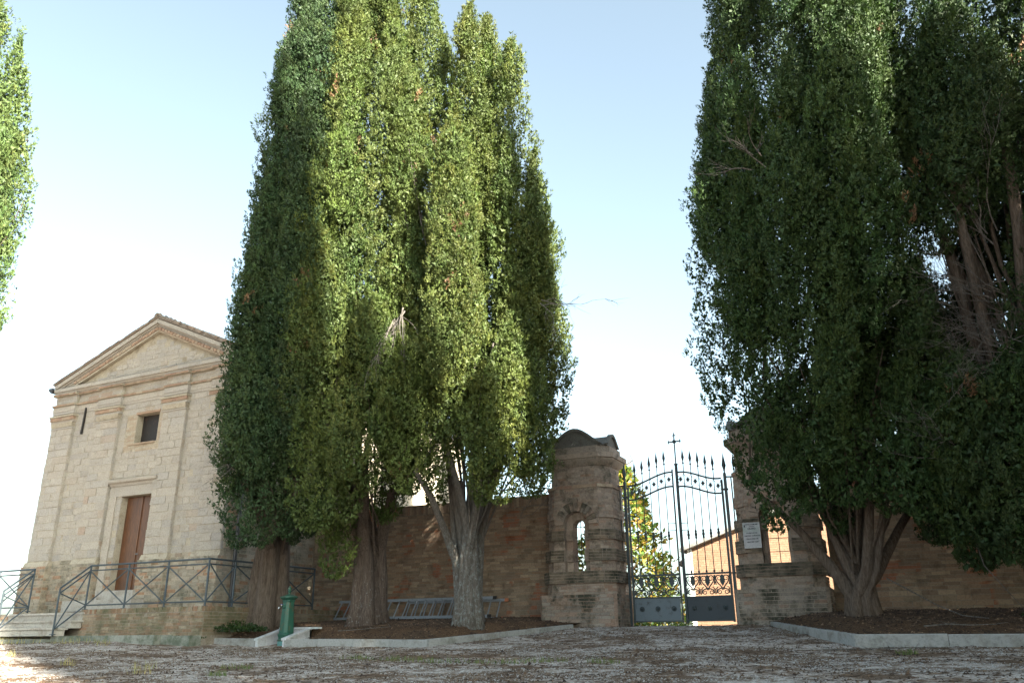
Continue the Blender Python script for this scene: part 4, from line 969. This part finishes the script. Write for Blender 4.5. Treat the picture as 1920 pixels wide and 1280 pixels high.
SD = [(5.0, -4.1, 1.85, 5.1, -4.1, 4.8, .62), (5.6, -4.2, 1.85, 5.7, -4.2, 5.0, .62), (6.2, -4.1, 1.7, 6.3, -4.1, 4.8, .62), (6.75, -4.2, 1.5, 6.9, -4.2, 4.6, .62), (4.3, -4.2, 1.5, 4.45, -4.2, 4.5, .6), (7.3, -4.2, 1.1, 7.4, -4.2, 4.3, .6), (5.3, -3.4, 1.5, 5.5, -3.4, 5.2, .9), (6.0, -3.0, 1.4, 6.2, -3.0, 5.8, 1.0), (6.6, -3.6, 1.2, 6.8, -3.6, 5.2, .9), (5.6, -2.0, 2.0, 6.3, -2.0, 9.0, 1.2), (7.0, -2.0, 1.6, 7.3, -2.0, 7.0, 1.1), (3.7, -3.6, 1.45, 4.0, -3.5, 6.5, .95), (4.5, -3.9, 1.5, 4.6, -3.9, 4.6, .8), (6.0, -3.7, 2.5, 6.9, -3.6, 8.5, 1.15), (6.7, -3.2, 2.0, 7.1, -3.2, 6.5, .95), (5.4, -4.3, 2.4, 5.7, -4.3, 5.5, .8), (4.15, -3.40, 2.06, 5.6, -3.40, 17.77, 1.60), (3.75, -3.00, 2.3, 5.0, -3.00, 19.5, 1.1), (3.2, -3.20, 3.93, 3.6, -3.20, 11.22, 0.5), (4.69, -4.20, 1.71, 6.44, -4.20, 16.06, 1.40), (5.35, -4.40, 2.40, 7.15, -4.40, 14.25, 1.20), (5.91, -3.80, 2.85, 7.93, -3.80, 13.54, 1.15), (4.83, -5.00, 4.33, 5.58, -5.00, 10.71, 0.85), (6.26, -4.80, 3.58, 7.07, -4.80, 9.81, 0.90), (5.63, -5.00, 3.04, 6.15, -5.00, 6.21, 0.75), (4.18, -4.60, 1.70, 4.76, -4.60, 7.87, 1.10), (5.14, -4.70, 1.91, 5.71, -4.70, 4.90, 0.90), (4.50, -4.40, 1.51, 4.86, -4.40, 4.49, 0.80)]
SE = [(8.9, -4.0, 6.0, 9.8, -4.0, 12.0, .95), (9.4, -1.9, 3.5, 10.4, -1.9, 12.5, 1.3), (8.5, -1.6, 4.5, 9.2, -1.6, 11.5, 1.1), (7.9, -4.4, .75, 8.0, -4.4, 3.6, .6), (8.5, -4.3, .5, 8.6, -4.3, 3.8, .65), (7.5, -3.8, .75, 7.8, -3.8, 4.4, .85), (8.5, -3.9, .5, 8.8, -3.9, 4.6, .9), (7.0, -3.3, 1.2, 7.1, -3.3, 4.4, .65), (7.88, -3.80, 6.12, 9.19, -3.80, 14.46, 1.10), (8.09, -4.40, 6.37, 9.25, -4.40, 10.46, 0.90), (9.67, -3.80, 8.64, 11.17, -3.80, 14.96, 1.20), (7.68, -4.40, 0.55, 8.38, -4.40, 4.07, 1.0), (7.20, -4.40, 1.71, 7.71, -4.40, 4.17, 0.65), (7.00, -4.20, 2.67, 7.39, -4.20, 5.63, 0.50), (8.35, -4.20, 0.4, 9.08, -4.20, 4.51, 1.00), (9.26, -3.60, 1.32, 11.91, -3.60, 13.90, 1.50), (8.81, -2.50, 1.27, 10.20, -2.50, 7.54, 1.20), (7.59, -2.60, 6.66, 8.00, -2.60, 11.82, 0.80), (6.71, -2.20, 1.30, 8.68, -2.20, 7.81, 0.90)]
SF = [(-10.75, -10.5, 5.75, -11.75, -10.5, 14.3, .62), (-11.6, -10.5, 5.6, -13.2, -10.5, 15.6, .8), (-12.8, -10.5, 5.6, -14.6, -10.5, 17.5, 1.2), (-12.2, -11.2, 5.4, -13.6, -11.2, 16.0, .8), (-10.2, -10.5, 5.7, -10.7, -10.5, 8.8, .35)]
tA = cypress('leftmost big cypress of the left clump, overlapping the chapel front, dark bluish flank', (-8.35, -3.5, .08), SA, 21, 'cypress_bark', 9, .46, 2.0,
    dead=[((-7.2, -5.6, 3.9), (-.8, -.6, -.4), .9, .014, 3, .45, .2)], col=(.036, .068, .026))  # leaf colour set dark so the tree carries shade in its tint
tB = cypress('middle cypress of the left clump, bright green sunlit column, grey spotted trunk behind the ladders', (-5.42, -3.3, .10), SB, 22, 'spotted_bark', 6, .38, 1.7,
    dead=[((-3.55, -5.2, 6.9), (-.35, -.5, -1), 1.1, .02, 7, .4, .6)], col=(.070, .102, .027))  # lighter, yellower leaf colour puts sunlight into this tree
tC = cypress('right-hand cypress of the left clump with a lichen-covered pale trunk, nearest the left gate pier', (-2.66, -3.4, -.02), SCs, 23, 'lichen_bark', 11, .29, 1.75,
    dead=[((-.35, -4.2, 7.0), (1, -.3, -.25), 1.0, .012, 4, .35, .1), ((-1.5, -4.2, 6.2), (.05, -.2, -1), 1.3, .02, 5, .25, .3), ((-1.3, -3.6, 2.3), (1, -.3, .3), .8, .010, 3, .4, -.2)], col=(.071, .102, .027), trunkfan=1.6)  # leaves tinted warm and light, the sun worked into the colour
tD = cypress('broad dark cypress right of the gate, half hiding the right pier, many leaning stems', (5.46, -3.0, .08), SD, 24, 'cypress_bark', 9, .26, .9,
    dead=[((4.9, -5.5, 8.5), (-.6, -.4, .5), .8, .014, 4, .4, -.1)], col=(.035, .068, .021), trunkfan=2.2)  # shade put into the dark leaf colour
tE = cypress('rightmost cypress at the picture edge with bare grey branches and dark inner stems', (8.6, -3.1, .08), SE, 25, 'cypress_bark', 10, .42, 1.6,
    dead=[((8.7, -4.3, 4.5), (-1, -.3, .5), 1.3, .011, 9, .9, -.1), ((8.4, -4.3, 4.9), (-.9, -.3, .3), 1.2, .009, 9, .9, .1), ((8.5, -4.2, 5.5), (-.8, -.3, .7), 1.3, .012, 9, .8, -.1), ((8.2, -4.3, 4.2), (-.9, -.3, -.1), .9, .008, 7, .9, .1), ((7.4, -4.4, 2.7), (-.8, -.4, .1), .9, .008, 4, .7, 0), ((8.6, -4.0, 6.6), (-.4, -.2, 1), 1.4, .014, 6, .6, -.2)], col=(.032, .062, .021))  # leaf colour darkened to stand for shade
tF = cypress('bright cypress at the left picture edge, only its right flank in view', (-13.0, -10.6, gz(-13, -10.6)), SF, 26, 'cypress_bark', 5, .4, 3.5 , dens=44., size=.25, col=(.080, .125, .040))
# bare inner stems of the right-hand tree
mb = MB(); rg = random.Random(5)
for i in range(12):
    x0 = rg.uniform(8.4, 9.4); x1 = x0+rg.uniform(-.9, 1.3); mb.tube([(x0-8.6, rg.uniform(-.5, .3), 1.2), ((x0*.8+x1*.2)-8.6+rg.uniform(-.2, .2), rg.uniform(-.6, .3), 2.9), ((x0*.6+x1*.4)-8.6+rg.uniform(-.2, .2), rg.uniform(-.6, .3), 4.6), ((x0*.3+x1*.7)-8.6+rg.uniform(-.25, .25), rg.uniform(-.6, .3), 6.2), (x1-8.6+rg.uniform(-.2, .2), rg.uniform(-.6, .3), 8), (x1+.4-8.6+rg.uniform(-.4, .4), rg.uniform(-.6, .3), 12.5)], [rg.uniform(.05, .09), .06, .05, .042, .035, .015], 7, lobes=2)
mb.build('inner_stems', 'cypress_bark', tE, smooth=True, world=False)

# the avenue cypresses are added unseen, scaled to shade the forecourt, wall and chapel
def caster(src, loc, rz, sxy, sz, label):
    c = copy_tree(src); c.location = loc; c.rotation_euler = (0, 0, rz); c.scale = (sxy, sxy, sz); c['label'] = label; c['group'] = 'avenue cypresses added out of view to cast shade'
CASTERS = [(tB, (14.15, -16.45), 1.1, .52, 1.5, 'slim avenue cypress added unseen beside the viewer for its shade'),
      (tC, (13.55, -18.8), 2.9, 1.12, 1.72, 'tallest avenue cypress added unseen beside the viewer to shade the chapel'),
      (tB, (14.0, -17.7), 2.0, .8, 1.5, 'tall avenue cypress added unseen for its shade, close beside the tallest one'),
      (tA, (20.7, -16.7), .3, .8, .88, 'farther avenue cypress added unseen for its shade, behind the lower one'),
      (tD, (18.3, -16.9), 2.2, .95, 1.14, 'lower avenue cypress added unseen for its shade, beyond the ones beside the viewer'),
      (tB, (13.55, -10.75), .6, .55, 1.1, 'slim avenue cypress added for its shade just outside the right picture edge'),
      (tC, (14.6, -10.2), 1.1, .7, .66, 'avenue cypress added for its shade just outside the right picture edge, facing the bed'),
      (tB, (17.5, -12.6), 2.3, .9, .85, 'slim avenue cypress added for its shade outside the right picture edge'),
      (tC, (17.6, -9.5), .8, .9, 1.0, 'avenue cypress added for its shade farther out beyond the right picture edge'),
      (tB, (13.6, -3.4), .4, 1.0, 1.0, 'cypress added for its shade next along the wall, outside the right picture edge'),
      (tA, (17.6, -3.3), 2.6, 1.0, 1.0, 'second cypress added for its shade along the wall outside the right picture edge')]
for src, (x, y), rz, s1, s2, lb in CASTERS:
    caster(src, (x, y, gz(x, y)), rz, s1, s2, lb)

# ------------------------------------------------------------------ beyond the gate: magnolia and brick house
def leaf_cloud(name, pts, size, cols, mat, seed, aspect=.42, fold=True, root=None, kind=None, updir=.3):
    rg = np.random.RandomState(seed); n = len(pts); P = np.array(pts)
    d = rg.randn(n, 3); d[:, 2] = np.abs(d[:, 2])*.5+updir; d /= np.linalg.norm(d, axis=1)[:, None]
    wv = np.cross(d, rg.randn(n, 3)); wv /= np.linalg.norm(wv, axis=1)[:, None]
    L = (size*rg.uniform(.7, 1.3, n))[:, None]
    v = np.stack([P, P+d*L*.5+wv*L*aspect*.5, P+d*L, P+d*L*.5-wv*L*aspect*.5], 1).reshape(-1, 3)
    me = bpy.data.meshes.new(name); me.from_pydata([tuple(map(float, q)) for q in v], [], [(4*i, 4*i+1, 4*i+2, 4*i+3) for i in range(n)])
    at = me.attributes.new('tint', 'FLOAT_COLOR', 'POINT'); c = np.array(cols)[rg.randint(0, len(cols), n)]*rg.uniform(.75, 1.2, (n, 1))
    t = np.ones((n, 4, 4), np.float32); t[..., :3] = c[:, None, :]; at.data.foreach_set('color', t.ravel())
    me.materials.append(MATS[mat]); o = bpy.data.objects.new(name, me); COL.objects.link(o)
    if root: o.parent = root
    return props(o, kind=kind)
mg = thing('magnolia_tree', 'glossy broad-leaved tree with yellowing leaves behind the left gate leaf', 'magnolia', (-2.25, 6.0, -.2))
rg = np.random.RandomState(3); pts = []
for _ in range(8200):
    z = rg.rand()*5.3-.1; rr = 1.85*(1-(z/5.6)**1.6)+.15; a = rg.rand()*6.28; q = rr*math.sqrt(rg.rand()*.6+.4)*(1+.18*math.sin(a*4+z*3))
    if math.sin(a*3+z*4.3)+math.sin(z*7+a) < -1.25: continue
    pts.append((q*math.cos(a), q*math.sin(a)*.8, z+.1))
leaf_cloud('crown', pts, .21, [(.10, .16, .04), (.07, .13, .04), (.16, .2, .05), (.30, .26, .05), (.34, .22, .07)], 'broad_leaf', 4, root=mg)
mb = MB(); mb.tube([(0, 0, -.2), (.05, 0, 2), (0, .1, 4), (0, 0, 5.8)], [.12, .09, .06, .02], 8)
for i in range(22):
    a = i*2.4; z = .6+i*.22; mb.tube([(0, 0, z), (.6*math.cos(a), .5*math.sin(a), z+.3), (1.2*math.cos(a)*(1-z/8), 1.0*math.sin(a)*(1-z/8), z+.7)], [.03, .02, .008], 5)
mb.build('trunk', 'cypress_bark', mg, world=False)
hg = thing('hedge', 'low clipped green hedge seen under the gate', 'hedge', (-.4, 4.0, -.1))
pts = [(rg.rand()*2.2-1.5, rg.rand()*.7, rg.rand()*.42) for _ in range(1800)]
leaf_cloud('hedge_leaves', pts, .07, [(.05, .10, .03), (.08, .14, .04)], 'broad_leaf', 5, root=hg)

ho = thing('brick_house', 'orange brick house with sloping roof edges seen through the right gate leaf', 'house', (3, 9, -.2))
def gable(x0, z0, x1, sl, y, depth, tag):
    z1 = z0+sl*(x1-x0); k = MB(); k.prism_y([(x0, -.4), (2*x1-x0, -.4), (2*x1-x0, z0), (x1, z1), (x0, z0)], y, y+depth); k.build('wall', 'sunny_brick', ho)
    M_ = Masonry(ho)
    M_.face((x0+.16, y, -.1), 0, 7.2, 3.4 if tag else 3.9, .075, .27, 'sunny_brick', bounds=lambda v: (max(0, (v-.15-(z0+.1))/sl), 7.2), proud=(.002, .008), thick=.03)
    k = MB()
    for sg in (1,):
        k.prism_y([(x0-.22, z0-.10), (x1, z1-.02), (x1, z1+.12), (x0-.22, z0+.02)], y-.25, y+depth)
        k.prism_y([(x1, z1-.02), (2*x1-x0+.22, z0-.1), (2*x1-x0+.22, z0+.02), (x1, z1+.12)], y-.25, y+depth)
    k.build('roof', 'concrete', ho)
    k = MB(); k.box(x0-.01, x0+.155, y-.012, y, -.4, z0); k.build('corner_strip', 'plaster_white', ho)
    return M_
m1 = gable(-.80, 2.62, 6.0, .34, 9.0, 6, 1); m2 = gable(.62, 3.55, 7.0, .30, 15.2, 5, 0)
m1.p += m2.p; m1.done()
k = MB(); k.lathe([(.03, 0), (.09, .05), (.09, .16), (.02, .22)], (-1.0, 8.85, 2.02), 8); k.bar((-1.0, 8.85, 2.24), (-.78, 8.99, 2.3), .02); k.build('wall_lamp', 'dark_iron', ho)

# ------------------------------------------------------------------ ground litter (uncountable) and loose bits
def in_front(x, y):
    if x > 3.45 and y > bed_front(x, 'R')-.02: return False
    if -11 < x < -.9 and y > bed_front(x, 'L')-.02: return False
    if x < -8 and y > -6.1: return False
    return True
def scatter(n, seed, x0=-15, x1=10, y0=-13.5, y1=-.2):
    rg = np.random.RandomState(seed); out = []
    while len(out) < n:
        x, y = rg.uniform(x0, x1), rg.uniform(y0, y1)
        d = Vector((x, y, -.5))-CAM; z = d.dot(fh); xx = d.dot(rt)
        if z < 5 or abs(xx/z) > .64: continue
        if rg.rand() > min(1, 11./z): continue
        if in_front(x, y): out.append((x, y))
    return out
def pieces(name, mat, pts, kind_shape, smin, smax, seed, zf, label, flat=.6):
    rg = np.random.RandomState(seed); n = len(pts)
    if kind_shape == 'stone':
        base = np.array([(1, 0, -.2), (-1, 0, -.2), (0, 1, -.2), (0, -1, -.2), (.2, .1, 1)], float); fc = np.array([(0, 2, 4), (2, 1, 4), (1, 3, 4), (3, 0, 4)])
    else:
        base = np.array([(-1, 0, 0), (0, .07, .10), (1, 0, .1), (0, -.07, .10), (0, 0, .2)], float); fc = np.array([(0, 1, 4), (1, 2, 4), (2, 3, 4), (3, 0, 4)])
    nvv = len(base); s = rg.uniform(smin, smax, n)*(1+(rg.rand(n) < .06)*.7); a = rg.rand(n)*6.28
    B = np.tile(base, (n, 1, 1))
    if kind_shape == 'stone': B = B*(1+rg.uniform(-.3, .3, (n, nvv, 1))); B[..., 2] *= flat
    ca, sa = np.cos(a)[:, None], np.sin(a)[:, None]
    X = (B[..., 0]*ca-B[..., 1]*sa)*s[:, None]; Y = (B[..., 0]*sa+B[..., 1]*ca)*s[:, None]; Zz = B[..., 2]*s[:, None]+B[..., 0]*s[:, None]*rg.uniform(-.1, .1, (n, 1))*(kind_shape != 'stone')
    P = np.array([(x, y, zf(x, y)) for x, y in pts])
    v = np.stack([X+P[:, :1], Y+P[:, 1:2], Zz+P[:, 2:3]+s[:, None]*(.15 if kind_shape == 'stone' else 0)], 2).reshape(-1, 3)
    f = (fc[None]+(np.arange(n)*nvv)[:, None, None]).reshape(-1, 3)
    me = bpy.data.meshes.new(name); me.vertices.add(len(v)); me.vertices.foreach_set('co', v.astype(np.float32).ravel())
    me.loops.add(len(f)*3); me.loops.foreach_set('vertex_index', f.astype(np.int32).ravel()); me.polygons.add(len(f)); me.polygons.foreach_set('loop_start', np.arange(0, len(f)*3, 3, dtype=np.int32)); me.polygons.foreach_set('loop_total', np.full(len(f), 3, np.int32)); me.update(); me.validate()
    me.materials.append(MATS[mat]); o = bpy.data.objects.new(name, me); COL.objects.link(o); return props(o, label, kind='stuff')
gs = lambda x, y: gz(x, y)+gnoise(x, y)
def keep(pts, lo, hi, seed): return [p for p in pts if lo < mnoise.noise((p[0]*.55, p[1]*.9, seed))+.25*mnoise.noise((p[0]*2.2, p[1]*3., seed)) < hi]
pieces('gravel_stones', 'pebble', keep(scatter(56000, 1), -.10, 9, 3), 'stone', .005, .014, 2, gs, 'white gravel stones on the forecourt')
pieces('fallen_cones', 'cone_litter', keep(scatter(9500, 4), -9, .16, 3), 'stone', .008, .021, 5, gs, 'dark fallen cypress cones on the gravel', .8)
pieces('needle_litter', 'cone_litter', keep(scatter(20000, 6), -9, .22, 3), 'stick', .02, .07, 7, gs, 'brown needles and bark bits on the gravel')
def bed_scatter(n, side, x0, x1, seed):
    rg = np.random.RandomState(seed); o = []
    while len(o) < n:
        x = rg.uniform(x0, x1); y = rg.uniform(-5.1, 0)
        if y > bed_front(x, side)+.14 and not (side == 'L' and -7.4 < x < -6.0 and y < -3.95): o.append((x, y))
    return o
bs = bed_scatter(6500, 'L', -10.5, -1.2, 8)+bed_scatter(5500, 'R', 3.6, 9.5, 9)
bz_ = lambda x, y: bed_top(x, y, 'L' if x < 1 else 'R')+.03*mnoise.noise((x*1.7, y*1.7, 3))+.012
pieces('bed_cones', 'cone_litter', bs, 'stone', .010, .026, 10, bz_, 'fallen cones on the planting beds', .8)
bs = bed_scatter(9000, 'L', -10.5, -1.2, 18)+bed_scatter(7000, 'R', 3.6, 9.5, 19)
pieces('bed_needles', 'cone_litter', bs, 'stick', .02, .08, 11, bz_, 'needles and twigs on the planting beds')

def grass(name, spots, n, h, cols, seed, label, zf=gs):
    rg = np.random.RandomState(seed); V = []; Fc = []; T = []
    for (cx, cy, r) in spots:
        for _ in range(n):
            a = rg.rand()*6.28; q = r*math.sqrt(rg.rand()); x = cx+q*math.cos(a)*1.6; y = cy+q*math.sin(a)*.7; z = zf(x, y)-.01; hh_ = h*rg.uniform(.4, 1.2); a2 = rg.rand()*6.28
            dx, dy = math.cos(a2), math.sin(a2); w_ = .005; kx, ky = rg.uniform(-.5, .5)*hh_, rg.uniform(-.5, .5)*hh_; k_ = len(V)
            V += [(x-dx*w_, y-dy*w_, z), (x+dx*w_, y+dy*w_, z), (x+kx*.4+dx*w_*.7, y+ky*.4+dy*w_*.7, z+hh_*.6), (x+kx*.4-dx*w_*.7, y+ky*.4-dy*w_*.7, z+hh_*.6), (x+kx, y+ky, z+hh_)]
            Fc += [(k_, k_+1, k_+2, k_+3), (k_+3, k_+2, k_+4)]; c = np.array(cols[rg.randint(len(cols))])*rg.uniform(.7, 1.2); T += [(*c, 1)]*5
    me = bpy.data.meshes.new(name); me.from_pydata(V, [], Fc); at = me.attributes.new('tint', 'FLOAT_COLOR', 'POINT'); at.data.foreach_set('color', np.array(T, np.float32).ravel()); me.materials.append(MATS['dry_grass'])
    o = bpy.data.objects.new(name, me); COL.objects.link(o); props(o, label, kind='stuff')
dry = [(.36, .30, .17), (.42, .34, .2), (.3, .27, .14), (.25, .26, .1)]
grn = [(.10, .15, .05), (.13, .17, .06), (.16, .17, .08)]
rg = np.random.RandomState(31)
grass('dry_grass', [(rg.uniform(-17, -9.5), -6.5+rg.uniform(-.35, .25), .2) for _ in range(34)], 14, .15, dry, 32, 'dry straw-coloured grass stalks at the foot of the terrace')
grass('green_grass', [(-1.7, -8.0, .35), (-1.0, -8.1, .3), (-.2, -8.3, .35), (.6, -8.3, .3), (2.2, -8.1, .16), (-2.6, -7.6, .2), (1.2, -8.0, .25), (-3.4, -9.6, .2), (6.2, -6.6, .1), (-2.9, -10.5, .12)], 90, .09, grn, 33, 'thin green grass tufts growing through the gravel')
grass('dry_grass', [(-4.6, -10.4, .15), (-9.5, -9.2, .15), (-7.5, -9.5, .12), (-5.2, -9.8, .2)], 26, .16, dry, 34, 'dry grass wisps on the open gravel')
# ivy at the terrace corner, sprig by the wall
def bush(name, label, cat, c, n, sx, sy, sz, size, seed):
    rg = np.random.RandomState(seed); root = thing(name, label, cat, c); pts = []
    for _ in range(n):
        a, q = rg.rand()*6.28, rg.rand()**.5; x, y = sx*q*math.cos(a), sy*q*math.sin(a); pts.append((x, y, sz*rg.rand()*(1-q*.7)))
    leaf_cloud('foliage', pts, size, [(.028, .055, .02), (.036, .066, .022), (.022, .045, .016)], 'broad_leaf', seed, aspect=.8, root=root); return root
bush('ivy', 'dark ivy spilling over the bed at the terrace corner', 'ivy', (-8.2, -4.7, -.05), 900, .9, .4, .26, .06, 41)
bush('ivy', 'low trailing ivy beside the terrace footing', 'ivy', (-9.3, -5.35, -.2), 300, .8, .22, .12, .05, 42)
bush('weed', 'small bright green weed at the foot of the wall behind the fountain', 'weed', (-7.6, -1.2, .17), 110, .14, .1, .12, .05, 43)
bush('weed', 'small green weed on the right bed near the picture edge', 'weed', (8.0, -3.9, .02), 60, .12, .1, .1, .05, 44)
# fallen branches
def fallen(label, pts, r):
    o = MB(); P = [Vector(p) for p in pts]; root = thing('fallen_branch', label, 'branch', tuple(P[0]))
    k = MB(); k.tube(P, [r*(1-.6*i/(len(P)-1)) for i in range(len(P))], 6); k.build('stem', 'dead_twig', root)
    rg = random.Random(int(r*1e5)+len(P)); k = MB()
    for i in range(3):
        a = P[rg.randint(1, len(P)-1)]; k.tube([a, a+Vector((rg.uniform(-.2, .2), rg.uniform(-.2, .2), rg.uniform(.02, .08)))], [r*.4, r*.15], 4)
    k.build('side_twig', 'dead_twig', root)
fallen('thin dead branch leaning from the right cypress trunk to the ground', [(5.95, -3.2, .75), (6.3, -3.5, .52), (6.7, -3.9, .25), (7.05, -4.25, .07), (7.4, -4.5, .02)], .015)
fallen('dead branch hanging down to the bed at the right picture edge', [(7.45, -4.1, 1.2), (7.5, -4.1, .85), (7.75, -4.15, .45), (8.0, -4.3, .04)], .012)
fallen('pale bent stick lying on the right bed', [(6.45, -4.85, -.09), (6.8, -4.8, -.06), (7.1, -4.85, -.08), (7.45, -4.8, -.07)], .014)
fallen('long pale stick on the gravel below the right kerb', [(5.0, -5.9, gs(5, -5.9)+.02), (5.6, -5.85, gs(5.6, -5.85)+.02), (6.3, -5.6, gs(6.3, -5.6)+.03), (6.9, -5.6, gs(6.9, -5.6)+.02)], .012)
fallen('small pale stick on the left bed between two trunks', [(-5.3, -4.6, -.05), (-4.9, -4.5, -.03), (-4.6, -4.3, .0), (-4.25, -4.1, .03)], .010)
print('foliage tris', TRI)
